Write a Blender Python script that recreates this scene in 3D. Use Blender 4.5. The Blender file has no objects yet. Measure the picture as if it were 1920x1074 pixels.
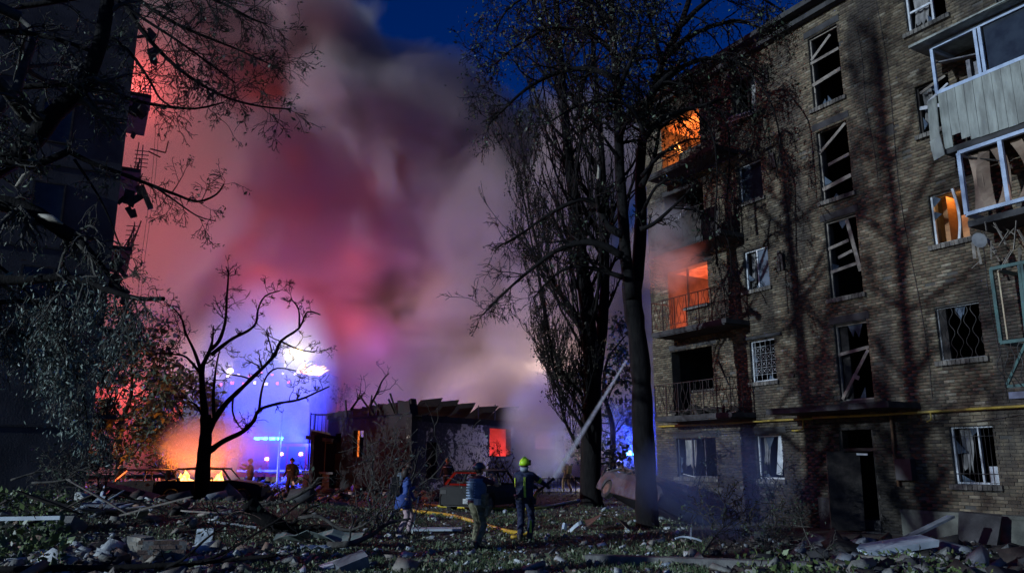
import bpy, bmesh, math, random
import numpy as np
from mathutils import Vector, Matrix, Quaternion
from mathutils import noise as mnoise
R = math.radians
PI = math.pi
S = bpy.context.scene
C = S.collection
random.seed(7)
RNG = np.random.default_rng(11)

# ---------------------------------------------------------------- camera, sky, key light, exposure
EYE = 1.8
FPX = 1450.0
PITCH = R(12.56)
cam_d = bpy.data.cameras.new('camera')
cam_d.sensor_width = 36.0
cam_d.lens = 36.0 * FPX / 1920.0
cam_d.clip_end = 2000.0
cam = bpy.data.objects.new('camera', cam_d)
C.objects.link(cam)
cam.location = (0, 0, EYE)
cam.rotation_euler = (R(90) + PITCH, 0, 0)
S.camera = cam

SUN_AZ = (0.86, 0.51)          # horizontal travel direction of the cold flood of light
SUN_EL = R(13)
world = bpy.data.worlds.new('World')
S.world = world
world.use_nodes = True
wn, wl = world.node_tree.nodes, world.node_tree.links
sky = wn.new('ShaderNodeTexSky')
sky.sky_type = 'NISHITA'
sky.sun_disc = False
sky.sun_elevation = SUN_EL
sky.sun_rotation = math.atan2(-SUN_AZ[0], -SUN_AZ[1])
sky.ozone_density = 6.0
sky.air_density = 1.0
sky.dust_density = 0.3
hs = wn.new('ShaderNodeHueSaturation'); hs.inputs['Saturation'].default_value = 1.6
hs.inputs['Hue'].default_value = 0.53
wl.new(sky.outputs['Color'], hs.inputs['Color'])
wl.new(hs.outputs['Color'], wn['Background'].inputs['Color'])
wn['Background'].inputs['Strength'].default_value = 0.034

sun_d = bpy.data.lights.new('sun', 'SUN')
sun_d.energy = 2.0
sun_d.angle = R(0.6)
sun_d.color = (0.72, 0.86, 1.0)
sun = bpy.data.objects.new('sun', sun_d)
C.objects.link(sun)
sdir = Vector((SUN_AZ[0] * math.cos(SUN_EL), SUN_AZ[1] * math.cos(SUN_EL), -math.sin(SUN_EL)))
sun.rotation_euler = sdir.to_track_quat('-Z', 'Y').to_euler()

vs = S.view_settings
vs.view_transform = 'Standard'
vs.look = 'None'
vs.exposure = 0.45
vs.gamma = 1.0
vs.use_curve_mapping = False
S.cycles.use_denoising = True
S.cycles.volume_bounces = 2
S.cycles.max_bounces = 6
S.cycles.diffuse_bounces = 2
S.cycles.glossy_bounces = 2
S.cycles.transparent_max_bounces = 12
S.cycles.volume_step_rate = 0.4
S.cycles.volume_max_steps = 128
S.cycles.sample_clamp_indirect = 3.0
S.cycles.sample_clamp_direct = 0.0

# ---------------------------------------------------------------- pixel helpers (positions measured in the 1920 px photo)
CP, SP = math.cos(PITCH), math.sin(PITCH)
def ray(u, v):
    zc = (537.0 - v) / FPX
    return Vector(((u - 960.0) / FPX, CP - zc * SP, SP + zc * CP))
def at(u, v, Y):
    d = ray(u, v)
    return Vector((0, 0, EYE)) + d * (Y / d.y)
def gnd(u, v, z=0.0):
    d = ray(u, v)
    return Vector((0, 0, EYE)) + d * ((z - EYE) / d.z)
# ---------------------------------------------------------------- node helper and materials
class NG:
    def __init__(s, nt): s.nt = nt
    def n(s, t, **kw):
        k = s.nt.nodes.new(t)
        for a, b in kw.items(): setattr(k, a, b)
        return k
    def put(s, sock, val):
        if isinstance(val, bpy.types.NodeSocket): s.nt.links.new(val, sock)
        else: sock.default_value = val
    def math(s, op, a, b=0.0, c=0.0, clamp=False):
        k = s.n('ShaderNodeMath', operation=op, use_clamp=clamp)
        s.put(k.inputs[0], a); s.put(k.inputs[1], b); s.put(k.inputs[2], c)
        return k.outputs[0]
    def rng(s, v, a, b, c=0.0, d=1.0, smooth=True):
        k = s.n('ShaderNodeMapRange', interpolation_type='SMOOTHSTEP' if smooth else 'LINEAR')
        for i, x in zip((0, 1, 2, 3, 4), (v, a, b, c, d)): s.put(k.inputs[i], x)
        return k.outputs[0]
    def noise(s, vec, scale, detail=2.0, rough=0.5, dist=0.0, which=0):
        k = s.n('ShaderNodeTexNoise')
        if vec is not None: s.put(k.inputs['Vector'], vec)
        k.inputs['Scale'].default_value = scale; k.inputs['Detail'].default_value = detail
        k.inputs['Roughness'].default_value = rough; k.inputs['Distortion'].default_value = dist
        return k.outputs[which]
    def ramp(s, fac, stops):
        k = s.n('ShaderNodeValToRGB')
        e = k.color_ramp.elements
        while len(e) > 1: e.remove(e[-1])
        e[0].position, e[0].color = stops[0][0], (*stops[0][1], 1)
        for p, c in stops[1:]:
            x = e.new(p); x.color = (*c, 1)
        s.put(k.inputs[0], fac)
        return k.outputs[0]
    def mix(s, fac, a, b, mode='MIX'):
        k = s.n('ShaderNodeMix', data_type='RGBA', blend_type=mode)
        s.put(k.inputs[0], fac)
        for i, x in ((6, a), (7, b)):
            s.put(k.inputs[i], x if isinstance(x, bpy.types.NodeSocket) else (*x, 1))
        return k.outputs[2]
    def obj(s): return s.n('ShaderNodeTexCoord').outputs['Object']
    def pos(s): return s.n('ShaderNodeNewGeometry').outputs['Position']
    def island(s): return s.n('ShaderNodeNewGeometry').outputs['Random Per Island']
    def orand(s): return s.n('ShaderNodeObjectInfo').outputs['Random']
    def attr(s, name): return s.n('ShaderNodeAttribute', attribute_name=name).outputs['Fac']
    def xyz(s, v):
        k = s.n('ShaderNodeSeparateXYZ'); s.put(k.inputs[0], v); return k.outputs
    def scale(s, v, sc):
        k = s.n('ShaderNodeMapping'); s.put(k.inputs[0], v); k.inputs['Scale'].default_value = sc; return k.outputs[0]

MATS = {}
def mat(name, c1, c2=None, scale=3.0, rough=0.8, bump=0.0, bscale=40.0, metal=0.0, per='none', extra=None, stretch=None, spec=0.5, both=False):
    """mottled surface: two colours mixed by noise; per = 'island' / 'object' varies the tone piece by piece"""
    if name in MATS: return MATS[name]
    m = bpy.data.materials.new(name); m.use_nodes = True
    nt = m.node_tree; b = nt.nodes['Principled BSDF']; g = NG(nt)
    c2 = c2 or tuple(x * 0.55 for x in c1)
    p = g.pos()
    if stretch: p = g.scale(p, stretch)
    f = g.rng(g.noise(p, scale, 4.0, 0.6), 0.3, 0.7)
    col = g.mix(f, c1, c2)
    if per != 'none':
        r = g.island() if per == 'island' else g.orand()
        if per == 'both':
            r = g.math('FRACT', g.math('ADD', g.island(), g.orand()))
        k = g.rng(r, 0, 1, 0.55, 1.45, False)
        cc = g.n('ShaderNodeCombineColor'); [g.put(cc.inputs[i], k) for i in range(3)]
        col = g.mix(1.0, col, cc.outputs[0], 'MULTIPLY')
    if extra: col = extra(g, col)
    g.put(b.inputs['Base Color'], col)
    b.inputs['Roughness'].default_value = rough
    b.inputs['Metallic'].default_value = metal
    b.inputs['Specular IOR Level'].default_value = spec
    if bump:
        bn = g.n('ShaderNodeBump'); bn.inputs['Strength'].default_value = bump; bn.inputs['Distance'].default_value = 0.02
        g.put(bn.inputs['Height'], g.noise(p, bscale, 3.0, 0.6)); g.put(b.inputs['Normal'], bn.outputs[0])
    MATS[name] = m
    return m
def emit(name, col, strength, hot=None, nscale=3.0):
    if name in MATS: return MATS[name]
    m = bpy.data.materials.new(name); m.use_nodes = True
    nt = m.node_tree; nt.nodes.clear(); g = NG(nt)
    o = g.n('ShaderNodeOutputMaterial'); e = g.n('ShaderNodeEmission')
    e.inputs['Strength'].default_value = strength
    if hot: g.put(e.inputs['Color'], g.mix(g.rng(g.noise(g.pos(), nscale, 3.0), 0.35, 0.65), col, hot))
    else: e.inputs['Color'].default_value = (*col, 1)
    nt.links.new(e.outputs[0], o.inputs[0])
    MATS[name] = m
    return m

# ---------------------------------------------------------------- mesh helpers
class MB:
    def __init__(s): s.v = []; s.f = []; s.m = []
    def add(s, vs_, fs, mi=0):
        k = len(s.v); s.v.extend(vs_)
        for f in fs: s.f.append(tuple(i + k for i in f)); s.m.append(mi)
        return s
    BF = ((0,3,2,1),(4,5,6,7),(0,1,5,4),(1,2,6,5),(2,3,7,6),(3,0,4,7))
    def box(s, lo, hi, mi=0):
        x0,y0,z0 = lo; x1,y1,z1 = hi
        return s.add([(x0,y0,z0),(x1,y0,z0),(x1,y1,z0),(x0,y1,z0),(x0,y0,z1),(x1,y0,z1),(x1,y1,z1),(x0,y1,z1)], s.BF, mi)
    def obox(s, c, size, rot=None, mi=0, jit=0.0):
        """box of given size centred at c, rotated by an Euler triple"""
        from mathutils import Euler
        M_ = Euler(rot or (0,0,0)).to_matrix()
        hx,hy,hz = size[0]/2,size[1]/2,size[2]/2
        vs_ = []
        for (x,y,z) in ((-1,-1,-1),(1,-1,-1),(1,1,-1),(-1,1,-1),(-1,-1,1),(1,-1,1),(1,1,1),(-1,1,1)):
            p = Vector((x*hx*(1+random.uniform(-jit,jit)), y*hy*(1+random.uniform(-jit,jit)), z*hz*(1+random.uniform(-jit,jit))))
            vs_.append(tuple(M_ @ p + Vector(c)))
        return s.add(vs_, s.BF, mi)
    def bar(s, p, q, w, h=None, mi=0, up=(0,0,1)):
        """square bar from p to q"""
        h = h or w
        p, q = Vector(p), Vector(q); d = (q-p)
        if d.length < 1e-6: return s
        d.normalize(); u = Vector(up)
        if abs(d.dot(u)) > 0.98: u = Vector((1,0,0))
        a = d.cross(u).normalized(); b = a.cross(d)
        vs_ = [tuple(e + a*(i*w/2) + b*(j*h/2)) for e in (p,q) for i,j in ((-1,-1),(1,-1),(1,1),(-1,1))]
        return s.add(vs_, ((0,1,2,3),(7,6,5,4),(0,4,5,1),(1,5,6,2),(2,6,7,3),(3,7,4,0)), mi)
    def tube(s, pts, rad, n=6, mi=0, cap=True):
        pts = [Vector(p) for p in pts]
        if not hasattr(rad, '__len__'): rad = [rad]*len(pts)
        k0 = len(s.v); a = None
        N = len(pts)
        for i in range(N):
            d = (pts[min(i+1,N-1)] - pts[max(i-1,0)])
            if d.length < 1e-9: d = Vector((0,0,1))
            d.normalize()
            if a is None:
                a = d.orthogonal().normalized()
            else:
                a = a - d*a.dot(d)
                a = a.normalized() if a.length > 1e-6 else d.orthogonal().normalized()
            b = d.cross(a)
            for j in range(n):
                t = 2*PI*j/n
                s.v.append(tuple(pts[i] + (a*math.cos(t) + b*math.sin(t))*rad[i]))
        for i in range(N-1):
            for j in range(n):
                j2 = (j+1) % n
                s.f.append((k0+i*n+j, k0+i*n+j2, k0+(i+1)*n+j2, k0+(i+1)*n+j)); s.m.append(mi)
        if cap and n > 3:
            s.f.append(tuple(k0+j for j in reversed(range(n)))); s.m.append(mi)
            s.f.append(tuple(k0+(N-1)*n+j for j in range(n))); s.m.append(mi)
        return s
    def quad(s, a, b, c, d, mi=0): return s.add([tuple(a),tuple(b),tuple(c),tuple(d)], ((0,1,2,3),), mi)
    def sheet(s, grid, thick, mi=0):
        """curved sheet with thickness from a grid of points [row][col]"""
        R_, Q_ = len(grid), len(grid[0])
        g = [[Vector(p) for p in r] for r in grid]
        nn = []
        for i in range(R_):
            for j in range(Q_):
                du = g[min(i+1,R_-1)][j]-g[max(i-1,0)][j]; dv = g[i][min(j+1,Q_-1)]-g[i][max(j-1,0)]
                n_ = du.cross(dv); nn.append(n_.normalized() if n_.length > 1e-9 else Vector((0,0,1)))
        k = len(s.v); T = R_*Q_
        flat = [p for r in g for p in r]
        s.v.extend(tuple(p + n_*thick/2) for p, n_ in zip(flat, nn)); s.v.extend(tuple(p - n_*thick/2) for p, n_ in zip(flat, nn))
        ix = lambda i,j,o: k+o*T+i*Q_+j
        for i in range(R_-1):
            for j in range(Q_-1):
                s.f.append((ix(i,j,0),ix(i+1,j,0),ix(i+1,j+1,0),ix(i,j+1,0))); s.m.append(mi)
                s.f.append((ix(i,j,1),ix(i,j+1,1),ix(i+1,j+1,1),ix(i+1,j,1))); s.m.append(mi)
        ring = [(i,0) for i in range(R_)]+[(R_-1,j) for j in range(1,Q_)]+[(i,Q_-1) for i in range(R_-2,-1,-1)]+[(0,j) for j in range(Q_-2,0,-1)]
        for a,b in zip(ring, ring[1:]+ring[:1]):
            s.f.append((ix(*a,0),ix(*a,1),ix(*b,1),ix(*b,0))); s.m.append(mi)
        return s
    def mesh(s, name, mats, smooth=False):
        me = bpy.data.meshes.new(name)
        me.from_pydata(s.v, [], s.f)
        mats = mats if isinstance(mats, (list, tuple)) else [mats]
        for m in mats: me.materials.append(m)
        if len(mats) > 1: me.polygons.foreach_set('material_index', s.m)
        if smooth: me.polygons.foreach_set('use_smooth', [True]*len(me.polygons))
        me.update()
        return me
    def build(s, name, mats, parent=None, loc=None, smooth=False, origin=None):
        """link as ONE object; with origin the vertices (given in the parent's space) are kept in place and the object's origin is put there"""
        if origin is not None:
            o_ = Vector(origin); s.v = [tuple(Vector(p)-o_) for p in s.v]; loc = origin
        return link(name, s.mesh(name, mats, smooth), parent, loc)
def link(name, me, parent=None, loc=None, rot=None):
    o = bpy.data.objects.new(name, me); C.objects.link(o)
    if parent: o.parent = parent
    if loc is not None: o.location = loc
    if rot is not None: o.rotation_euler = rot
    return o
def tag(o, label=None, cat=None, group=None, kind=None):
    if label: o['label'] = label
    if cat: o['category'] = cat
    if group: o['group'] = group
    if kind: o['kind'] = kind
    return o
def thing(name, label, cat, loc=(0,0,0), rz=0.0, group=None, rot=None):
    o = bpy.data.objects.new(name, None); C.objects.link(o)
    o.location = loc; o.rotation_euler = rot or (0,0,rz); o.empty_display_size = 0.2
    return tag(o, label, cat, group)
def np_mesh(name, verts, faces, m, smooth=False):
    """fast mesh from (n,3) and (k,4) or (k,3) arrays"""
    me = bpy.data.meshes.new(name)
    verts = np.asarray(verts, np.float32); faces = np.asarray(faces, np.int32)
    me.vertices.add(len(verts)); me.vertices.foreach_set('co', verts.ravel())
    k = faces.shape[1]
    me.loops.add(faces.size); me.loops.foreach_set('vertex_index', faces.ravel())
    me.polygons.add(len(faces)); me.polygons.foreach_set('loop_start', np.arange(0, faces.size, k, dtype=np.int32))
    me.polygons.foreach_set('loop_total', np.full(len(faces), k, np.int32))
    if smooth: me.polygons.foreach_set('use_smooth', np.ones(len(faces), bool))
    if m: 
        for x in (m if isinstance(m, (list,tuple)) else [m]): me.materials.append(x)
    me.update(calc_edges=True); me.validate()
    return me
def leaf_arrays(P, size, aspect=0.5, droop=0.0):
    """one small pointed leaf (4 corners, kinked along its midrib) at each point"""
    n = len(P)
    d = RNG.normal(size=(n,3)); d[:,2] -= droop; d /= np.linalg.norm(d,axis=1)[:,None]
    a = RNG.normal(size=(n,3)); a -= d*np.sum(a*d,axis=1)[:,None]; a /= np.linalg.norm(a,axis=1)[:,None]
    nn = np.cross(d,a)
    L = (size*np.clip(RNG.lognormal(-.08,.42,n),.35,2.4))[:,None]; W = L*aspect*0.5
    V = np.empty((n,4,3)); V[:,0]=P; V[:,1]=P+d*L*0.45+a*W+nn*L*0.08; V[:,2]=P+d*L; V[:,3]=P+d*L*0.45-a*W+nn*L*0.08
    F = np.arange(n*4).reshape(n,4)
    return V.reshape(-1,3), F
def hull(rad, n=14, flat=1.0, mb=None, at_=(0,0,0)):
    """irregular broken lump: convex hull of random points"""
    bm = bmesh.new()
    for i in range(n):
        v = Vector((random.gauss(0,1),random.gauss(0,1),random.gauss(0,1))).normalized()
        v = Vector((max(-.75,min(.75,v.x)),max(-.75,min(.75,v.y)),max(-.75,min(.75,v.z))))
        bm.verts.new((v.x*rad[0],v.y*rad[1],v.z*rad[2]))
    r = bmesh.ops.convex_hull(bm, input=bm.verts[:])
    bmesh.ops.delete(bm, geom=[v for v in bm.verts if not v.link_faces], context='VERTS')
    bm.verts.index_update()
    vs_ = [tuple(v.co) for v in bm.verts]; fs = [tuple(v.index for v in f.verts) for f in bm.faces]
    bm.free()
    return vs_, fs
def lamp(name, loc, energy, col, rad=0.3, parent=None):
    l = bpy.data.lights.new(name, 'POINT'); l.energy = energy; l.color = col; l.shadow_soft_size = rad
    o = bpy.data.objects.new(name, l); C.objects.link(o); o.location = loc
    if parent: o.parent = parent
    return o
def hash_hgt(x, y):
    return 0.05*mnoise.noise((x*0.35, y*0.35, 3.1)) + 0.025*mnoise.noise((x*1.3, y*1.3, 7.7))
def ground_z(x, y):
    """gentle lumps, and the long low rubble bank across the left of the lawn"""
    z = hash_hgt(x, y)
    w = math.exp(-((y-22.0)/4.5)**2) / (1 + math.exp((x+4.5)*1.4))
    return z + 0.62*w + 0.12*w*mnoise.noise((x*.9,y*.9,12.0))
def on_ground(u, v):
    """the point of the lawn seen at that pixel"""
    p = gnd(u, v)
    for _ in range(4): p = gnd(u, v, ground_z(p.x, p.y))
    return p
# ================================================================ setting: ground
def ground_mat():
    m = bpy.data.materials.new('ground'); m.use_nodes = True
    nt = m.node_tree; b = nt.nodes['Principled BSDF']; g = NG(nt); p = g.pos()
    soil = g.ramp(g.noise(p, 1.7, 5.0, 0.65), [(0.3,(0.018,0.016,0.013)),(0.55,(0.045,0.042,0.034)),(0.75,(0.035,0.05,0.022))])
    speck = g.rng(g.noise(p, 26.0, 3.0, 0.7), 0.60, 0.68)
    g.put(b.inputs['Base Color'], g.mix(speck, soil, (0.10,0.105,0.085)))
    b.inputs['Roughness'].default_value = 0.9
    bn = g.n('ShaderNodeBump'); bn.inputs['Strength'].default_value = 0.9; bn.inputs['Distance'].default_value = 0.08
    g.put(bn.inputs['Height'], g.noise(p, 9.0, 5.0, 0.7)); g.put(b.inputs['Normal'], bn.outputs[0])
    return m
xs = np.concatenate([np.linspace(-600,-30,12), np.linspace(-29,14,130), np.linspace(15,600,12)])
ys = np.concatenate([np.linspace(-80,8,10), np.linspace(9,36,100), np.linspace(37,90,40), np.linspace(100,900,10)])
V = [(x, y, ground_z(x, y) if 9 <= y <= 60 and -30 < x < 15 else hash_hgt(x,y)*0.5) for y in ys for x in xs]
nx = len(xs)
Fq = [(j*nx+i, j*nx+i+1, (j+1)*nx+i+1, (j+1)*nx+i) for j in range(len(ys)-1) for i in range(nx-1)]
gr = link('ground', np_mesh('ground', V, Fq, ground_mat(), True)); tag(gr, kind='structure')

# ================================================================ the five-storey brick block on the right
BA = R(-60)
BX, BY = Vector((math.cos(BA), math.sin(BA), 0)), Vector((-math.sin(BA), math.cos(BA), 0))
B0 = Vector((7.08, 23.9, 0))
def bworld(s, y, z): return B0 + BX*s + BY*y + Vector((0,0,z))
block = thing('apartment_building', 'five storey brick apartment block with blown out windows and two burning flats', 'building', B0, BA)
SL, SR, ZT = -4.1, 14.0, 14.75
mortar = mat('mortar', (0.10,0.095,0.085), (0.045,0.042,0.04), 2.0, 0.95, 0.4)
dark_in = mat('sooty_plaster', (0.05,0.048,0.05), (0.02,0.02,0.022), 1.2, 0.95)
room_pl = mat('room_plaster', (0.55,0.50,0.42), (0.36,0.30,0.24), 1.6, 0.9, 0.2)
conc = mat('concrete', (0.20,0.20,0.19), (0.10,0.10,0.10), 3.5, 0.9, 0.5, 30)
conc_dk = mat('sooted_concrete', (0.055,0.055,0.058), (0.02,0.02,0.022), 2.5, 0.9, 0.4)
pvc = mat('window_frame_white', (0.62,0.66,0.70), (0.40,0.42,0.45), 5.0, 0.45)
wood_dk = mat('scorched_timber', (0.05,0.04,0.035), (0.015,0.013,0.012), 6.0, 0.85, 0.4)
wood_gy = mat('weathered_timber', (0.30,0.27,0.23), (0.15,0.13,0.11), 6.0, 0.8, 0.4, 60)
iron = mat('black_iron', (0.02,0.02,0.022), (0.035,0.03,0.028), 9.0, 0.6, 0.2, metal=0.3)
white_iron = mat('white_painted_bars', (0.50,0.52,0.54), (0.25,0.26,0.27), 9.0, 0.6)

# openings: (s0, s1, z0, z1, kind)
OPEN = []
OPEN.append((-3.1,-1.25,1.23,2.48,'ground_a'))
for k in range(1,5):
    z = 2.8*k
    OPEN.append((-3.15,-2.25,z+0.36,z+2.62,'bdoor%d' % k)); OPEN.append((-2.25,-1.18,z+1.22,z+2.62,'bwin%d' % k))
for k in range(5): OPEN.append((0.40,1.38,1.23+2.83*k,2.49+2.83*k + (0.1 if k == 4 else 0),'b%d' % k))
OPEN.append((3.30,4.32,0.0,2.57,'door'))
for k,(a,b) in enumerate(((3.31,5.36),(6.10,8.30),(8.91,11.04),(11.74,14.0))): OPEN.append((3.45,4.47,a,b,'stair%d' % k))
for k,(a,b,s1) in enumerate(((1.24,2.54,7.32),(4.08,5.36,7.38),(6.89,8.19,7.40),(9.78,11.1,7.38),(12.62,13.75,7.55))): OPEN.append((6.32 if k < 2 else 6.5,s1,a,b,'c%d' % k))
for k in range(1,5): OPEN.append((8.7,11.2,2.8*k+0.3,2.8*k+2.5,'d%d' % k))
OPEN.append((9.2,10.8,1.24,2.54,'d0'))

def wall_with_holes(mb, s0, s1, z0, z1, holes, y, depth):
    ss = sorted({s0,s1,*[h[0] for h in holes],*[h[1] for h in holes]}); zs = sorted({z0,z1,*[h[2] for h in holes],*[h[3] for h in holes]})
    inside = lambda a,b: any(h[0]-1e-6 < a < h[1]+1e-6 and h[2]-1e-6 < b < h[3]+1e-6 for h in holes)
    n, m_ = len(ss)-1, len(zs)-1
    solid = [[not inside((ss[i]+ss[i+1])/2,(zs[j]+zs[j+1])/2) for j in range(m_)] for i in range(n)]
    for i in range(n):
        for j in range(m_):
            if solid[i][j]:
                a,b,c,d = ss[i],ss[i+1],zs[j],zs[j+1]
                mb.quad((a,y,c),(b,y,c),(b,y,d),(a,y,d)); mb.quad((a,y+depth,c),(a,y+depth,d),(b,y+depth,d),(b,y+depth,c))
                for di,dj,q in ((-1,0,((a,y,c),(a,y,d),(a,y+depth,d),(a,y+depth,c))),(1,0,((b,y,c),(b,y+depth,c),(b,y+depth,d),(b,y,d))),
                                (0,-1,((a,y,c),(a,y+depth,c),(b,y+depth,c),(b,y,c))),(0,1,((a,y,d),(b,y,d),(b,y+depth,d),(a,y+depth,d)))):
                    ii,jj = i+di,j+dj
                    if not (0 <= ii < n and 0 <= jj < m_) or not solid[ii][jj]: mb.quad(*q)
wb = MB(); wall_with_holes(wb, SL, SR, -0.3, ZT, OPEN, 0.02, 0.36)
wb.box((SL,0.381,-0.3),(SL+0.38,11.6,ZT)); wb.box((SR-0.38,0.381,-0.3),(SR,11.6,ZT)); wb.box((SL,11.601,-0.3),(SR,12.0,ZT))
wb.build('wall', mortar, block)
# bricks
def brick_mat():
    def ex(g, col):
        r = g.math('FRACT', g.math('ADD', g.island(), g.orand()))
        c = g.ramp(r, [(0.0,(0.09,0.07,0.05)),(0.22,(0.155,0.122,0.082)),(0.55,(0.205,0.165,0.108)),(0.9,(0.265,0.22,0.148)),(1.0,(0.36,0.32,0.24))])
        c = g.mix(g.rng(g.noise(g.pos(), 14.0, 3.0), 0.35, 0.7, 0.0, 0.45), c, (0.09,0.08,0.072))
        big = g.rng(g.noise(g.scale(g.pos(), (1,1,0.28)), 0.85, 5.0, 0.66), 0.43, 0.62, 0.0, 0.85)
        c = g.mix(big, c, (0.05,0.045,0.042))
        s_ = g.attr('soot_shade')
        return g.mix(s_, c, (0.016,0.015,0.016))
    return mat('old_brick', (0.2,0.2,0.2), rough=0.92, bump=0.5, bscale=55, extra=ex, spec=0.2)
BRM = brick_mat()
CH, BL = 0.077, 0.258
cand = []
hs_ = [h for h in OPEN]
row = 0
z = 0.0
while z < ZT-0.05:
    off = 0.0 if row % 2 else BL/2
    if row % 6 == 5: off += 0.06
    s = SL - off
    live = [h for h in hs_ if h[2]-0.06 < z+CH/2 < h[3]+0.0]
    under = [h for h in hs_ if h[2]-0.13 <= z+CH/2 < h[2] and h[4] != 'door' and not h[4].startswith('bd')]
    while s < 11.0:
        a, b = max(s+0.005, SL), min(s+BL-0.006, 11.0)
        segs = [(a,b)] if b-a > 0.03 else []
        for h in live+under:
            ns = []
            for (p_,q_) in segs:
                if h[1] <= p_ or h[0] >= q_: ns.append((p_,q_))
                else:
                    if h[0]-p_ > 0.03: ns.append((p_,h[0]-0.003))
                    if q_-h[1] > 0.03: ns.append((h[1]+0.003,q_))
            segs = ns
        for (p_,q_) in segs:
            gone = mnoise.noise((p_*2.6,z*2.6,21.0)) > .60 or random.random() < .004
            if not (z < 0.60 and p_ > 4.9) and not gone: cand.append((p_,q_,z))
        s += BL
    z += CH; row += 1
def soot_shade_at(s, z):
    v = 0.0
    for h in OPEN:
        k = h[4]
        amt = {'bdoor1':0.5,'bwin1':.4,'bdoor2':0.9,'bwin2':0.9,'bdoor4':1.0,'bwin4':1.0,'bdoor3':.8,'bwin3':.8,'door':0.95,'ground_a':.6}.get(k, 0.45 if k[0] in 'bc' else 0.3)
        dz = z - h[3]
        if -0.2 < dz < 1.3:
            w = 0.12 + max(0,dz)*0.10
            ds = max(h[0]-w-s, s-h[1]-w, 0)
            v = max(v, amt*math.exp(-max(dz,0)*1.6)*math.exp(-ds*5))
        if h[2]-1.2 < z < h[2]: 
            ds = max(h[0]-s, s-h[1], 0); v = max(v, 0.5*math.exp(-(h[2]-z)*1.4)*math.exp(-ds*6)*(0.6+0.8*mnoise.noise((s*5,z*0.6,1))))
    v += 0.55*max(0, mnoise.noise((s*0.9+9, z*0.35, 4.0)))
    v = max(v, 1.15*max(0,1-z/3.6)*(.55+.6*mnoise.noise((s*.5+3,z*.5,8.0)))*(1.25 if s < 6 else .5))  # tree shadow on the low wall, put into the brick tone
    if 2.2 < s < 5.6 and z < 2.9: v = max(v, 0.75*min(1,(s-2.2)*2)*min(1,(5.6-s)*2))  # tree shade round the entrance, painted as darker bricks
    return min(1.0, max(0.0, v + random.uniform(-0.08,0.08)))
near = sorted(cand, key=lambda b: -(b[0] - 0.35*abs(b[2]-1.3)) if 6.2 < b[0] < 9 and 0.55 < b[2] < 3.2 else 99)[:300]
nearset = set(near)
NB = [b for b in cand if b not in nearset]
bv, bf, bs = [], [], []
for (p_,q_,z_) in NB:
    e = random.gauss(0,0.004); d0 = -0.012 + e; k = len(bv)
    if random.random() < 0.012: d0 += 0.022
    j = [random.uniform(-.004,.004) for _ in range(4)]
    bv += [(p_+j[0],d0,z_+0.006),(q_+j[1],d0+j[2],z_+0.006),(q_+j[3],d0+j[1],z_+CH-0.006),(p_+j[2],d0,z_+CH-0.006),
           (p_,0.021,z_+0.004),(q_,0.021,z_+0.004),(q_,0.021,z_+CH-0.004),(p_,0.021,z_+CH-0.004)]
    bf += [(k,k+1,k+2,k+3),(k,k+4,k+5,k+1),(k+1,k+5,k+6,k+2),(k+2,k+6,k+7,k+3),(k+3,k+7,k+4,k)]
    bs += [soot_shade_at((p_+q_)/2, z_)]*8
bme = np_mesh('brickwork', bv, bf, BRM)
at_ = bme.attributes.new('soot_shade','FLOAT','POINT'); at_.data.foreach_set('value', np.array(bs,np.float32))
tag(link('brickwork', bme, block), kind='stuff')
bshare = {}
for (p_,q_,z_) in near:
    L = round(q_-p_,2)
    if L not in bshare:
        m_ = MB(); h_ = CH/2-0.006
        m_.add([(-L/2,-.033,-h_),(L/2,-.034,-h_+.002),(L/2-.002,-.032,h_),(-L/2+.002,-.034,h_),(-L/2,0,-h_),(L/2,0,-h_),(L/2,0,h_),(-L/2,0,h_)],
               ((0,1,2,3),(0,4,5,1),(1,5,6,2),(2,6,7,3),(3,7,4,0),(4,7,6,5)))
        bshare[L] = m_.mesh('brick', BRM)
    link('brick', bshare[L], block, ((p_+q_)/2, 0.0195+random.gauss(0,.003), z_+CH/2), (0,random.gauss(0,.006),random.gauss(0,.01)))
# plinth, roof and inner rooms
pb = MB(); pb.box((4.9,-0.05,-0.3),(SR,0.018,0.585)); pb.box((4.9,-0.075,0.53),(SR,-0.051,0.60)); pb.build('plinth', mat('plinth_render',(0.13,0.135,0.115),(0.05,0.052,0.046),1.6,0.9,0.6,18), block)
rb = MB(); rb.box((SL-0.35,-0.55,ZT),(SR+0.3,12.3,ZT+0.16)); rb.box((SL-0.1,-0.25,ZT-0.22),(SR,-0.013,ZT-0.003))
roof = rb.build('roof', conc_dk, block)
rr = MB(); rr.add([(SL-.3,-.5,ZT+.165),(SR+.2,-.5,ZT+.165),(SR+.2,12.2,ZT+.165),(SL-.3,12.2,ZT+.165),(SL-.3,6,ZT+1.6),(SR+.2,6,ZT+1.6)], ((0,1,5,4),(2,3,4,5),(0,4,3),(1,2,5),(0,3,2,1)))
rr.build('roof_sheeting', mat('roof_tin',(0.05,0.052,0.055),(0.02,0.02,0.022),2,0.6), roof)
fl = MB()
for k in range(0,6): fl.box((SL+.381,0.381,2.8*k+0.02),(SR-.381,6.0,2.8*k+0.26))
fl.box((SL+.381,6.001,-0.2),(SR-.381,6.2,ZT-.01))
for s_ in (-0.35, 2.55, 5.35, 8.0):
    for k in range(5): fl.box((s_-.06,0.381,2.8*k+0.261),(s_+.06,5.999,2.8*k+2.819))
fl.build('inner_floor', dark_in, block)
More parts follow.
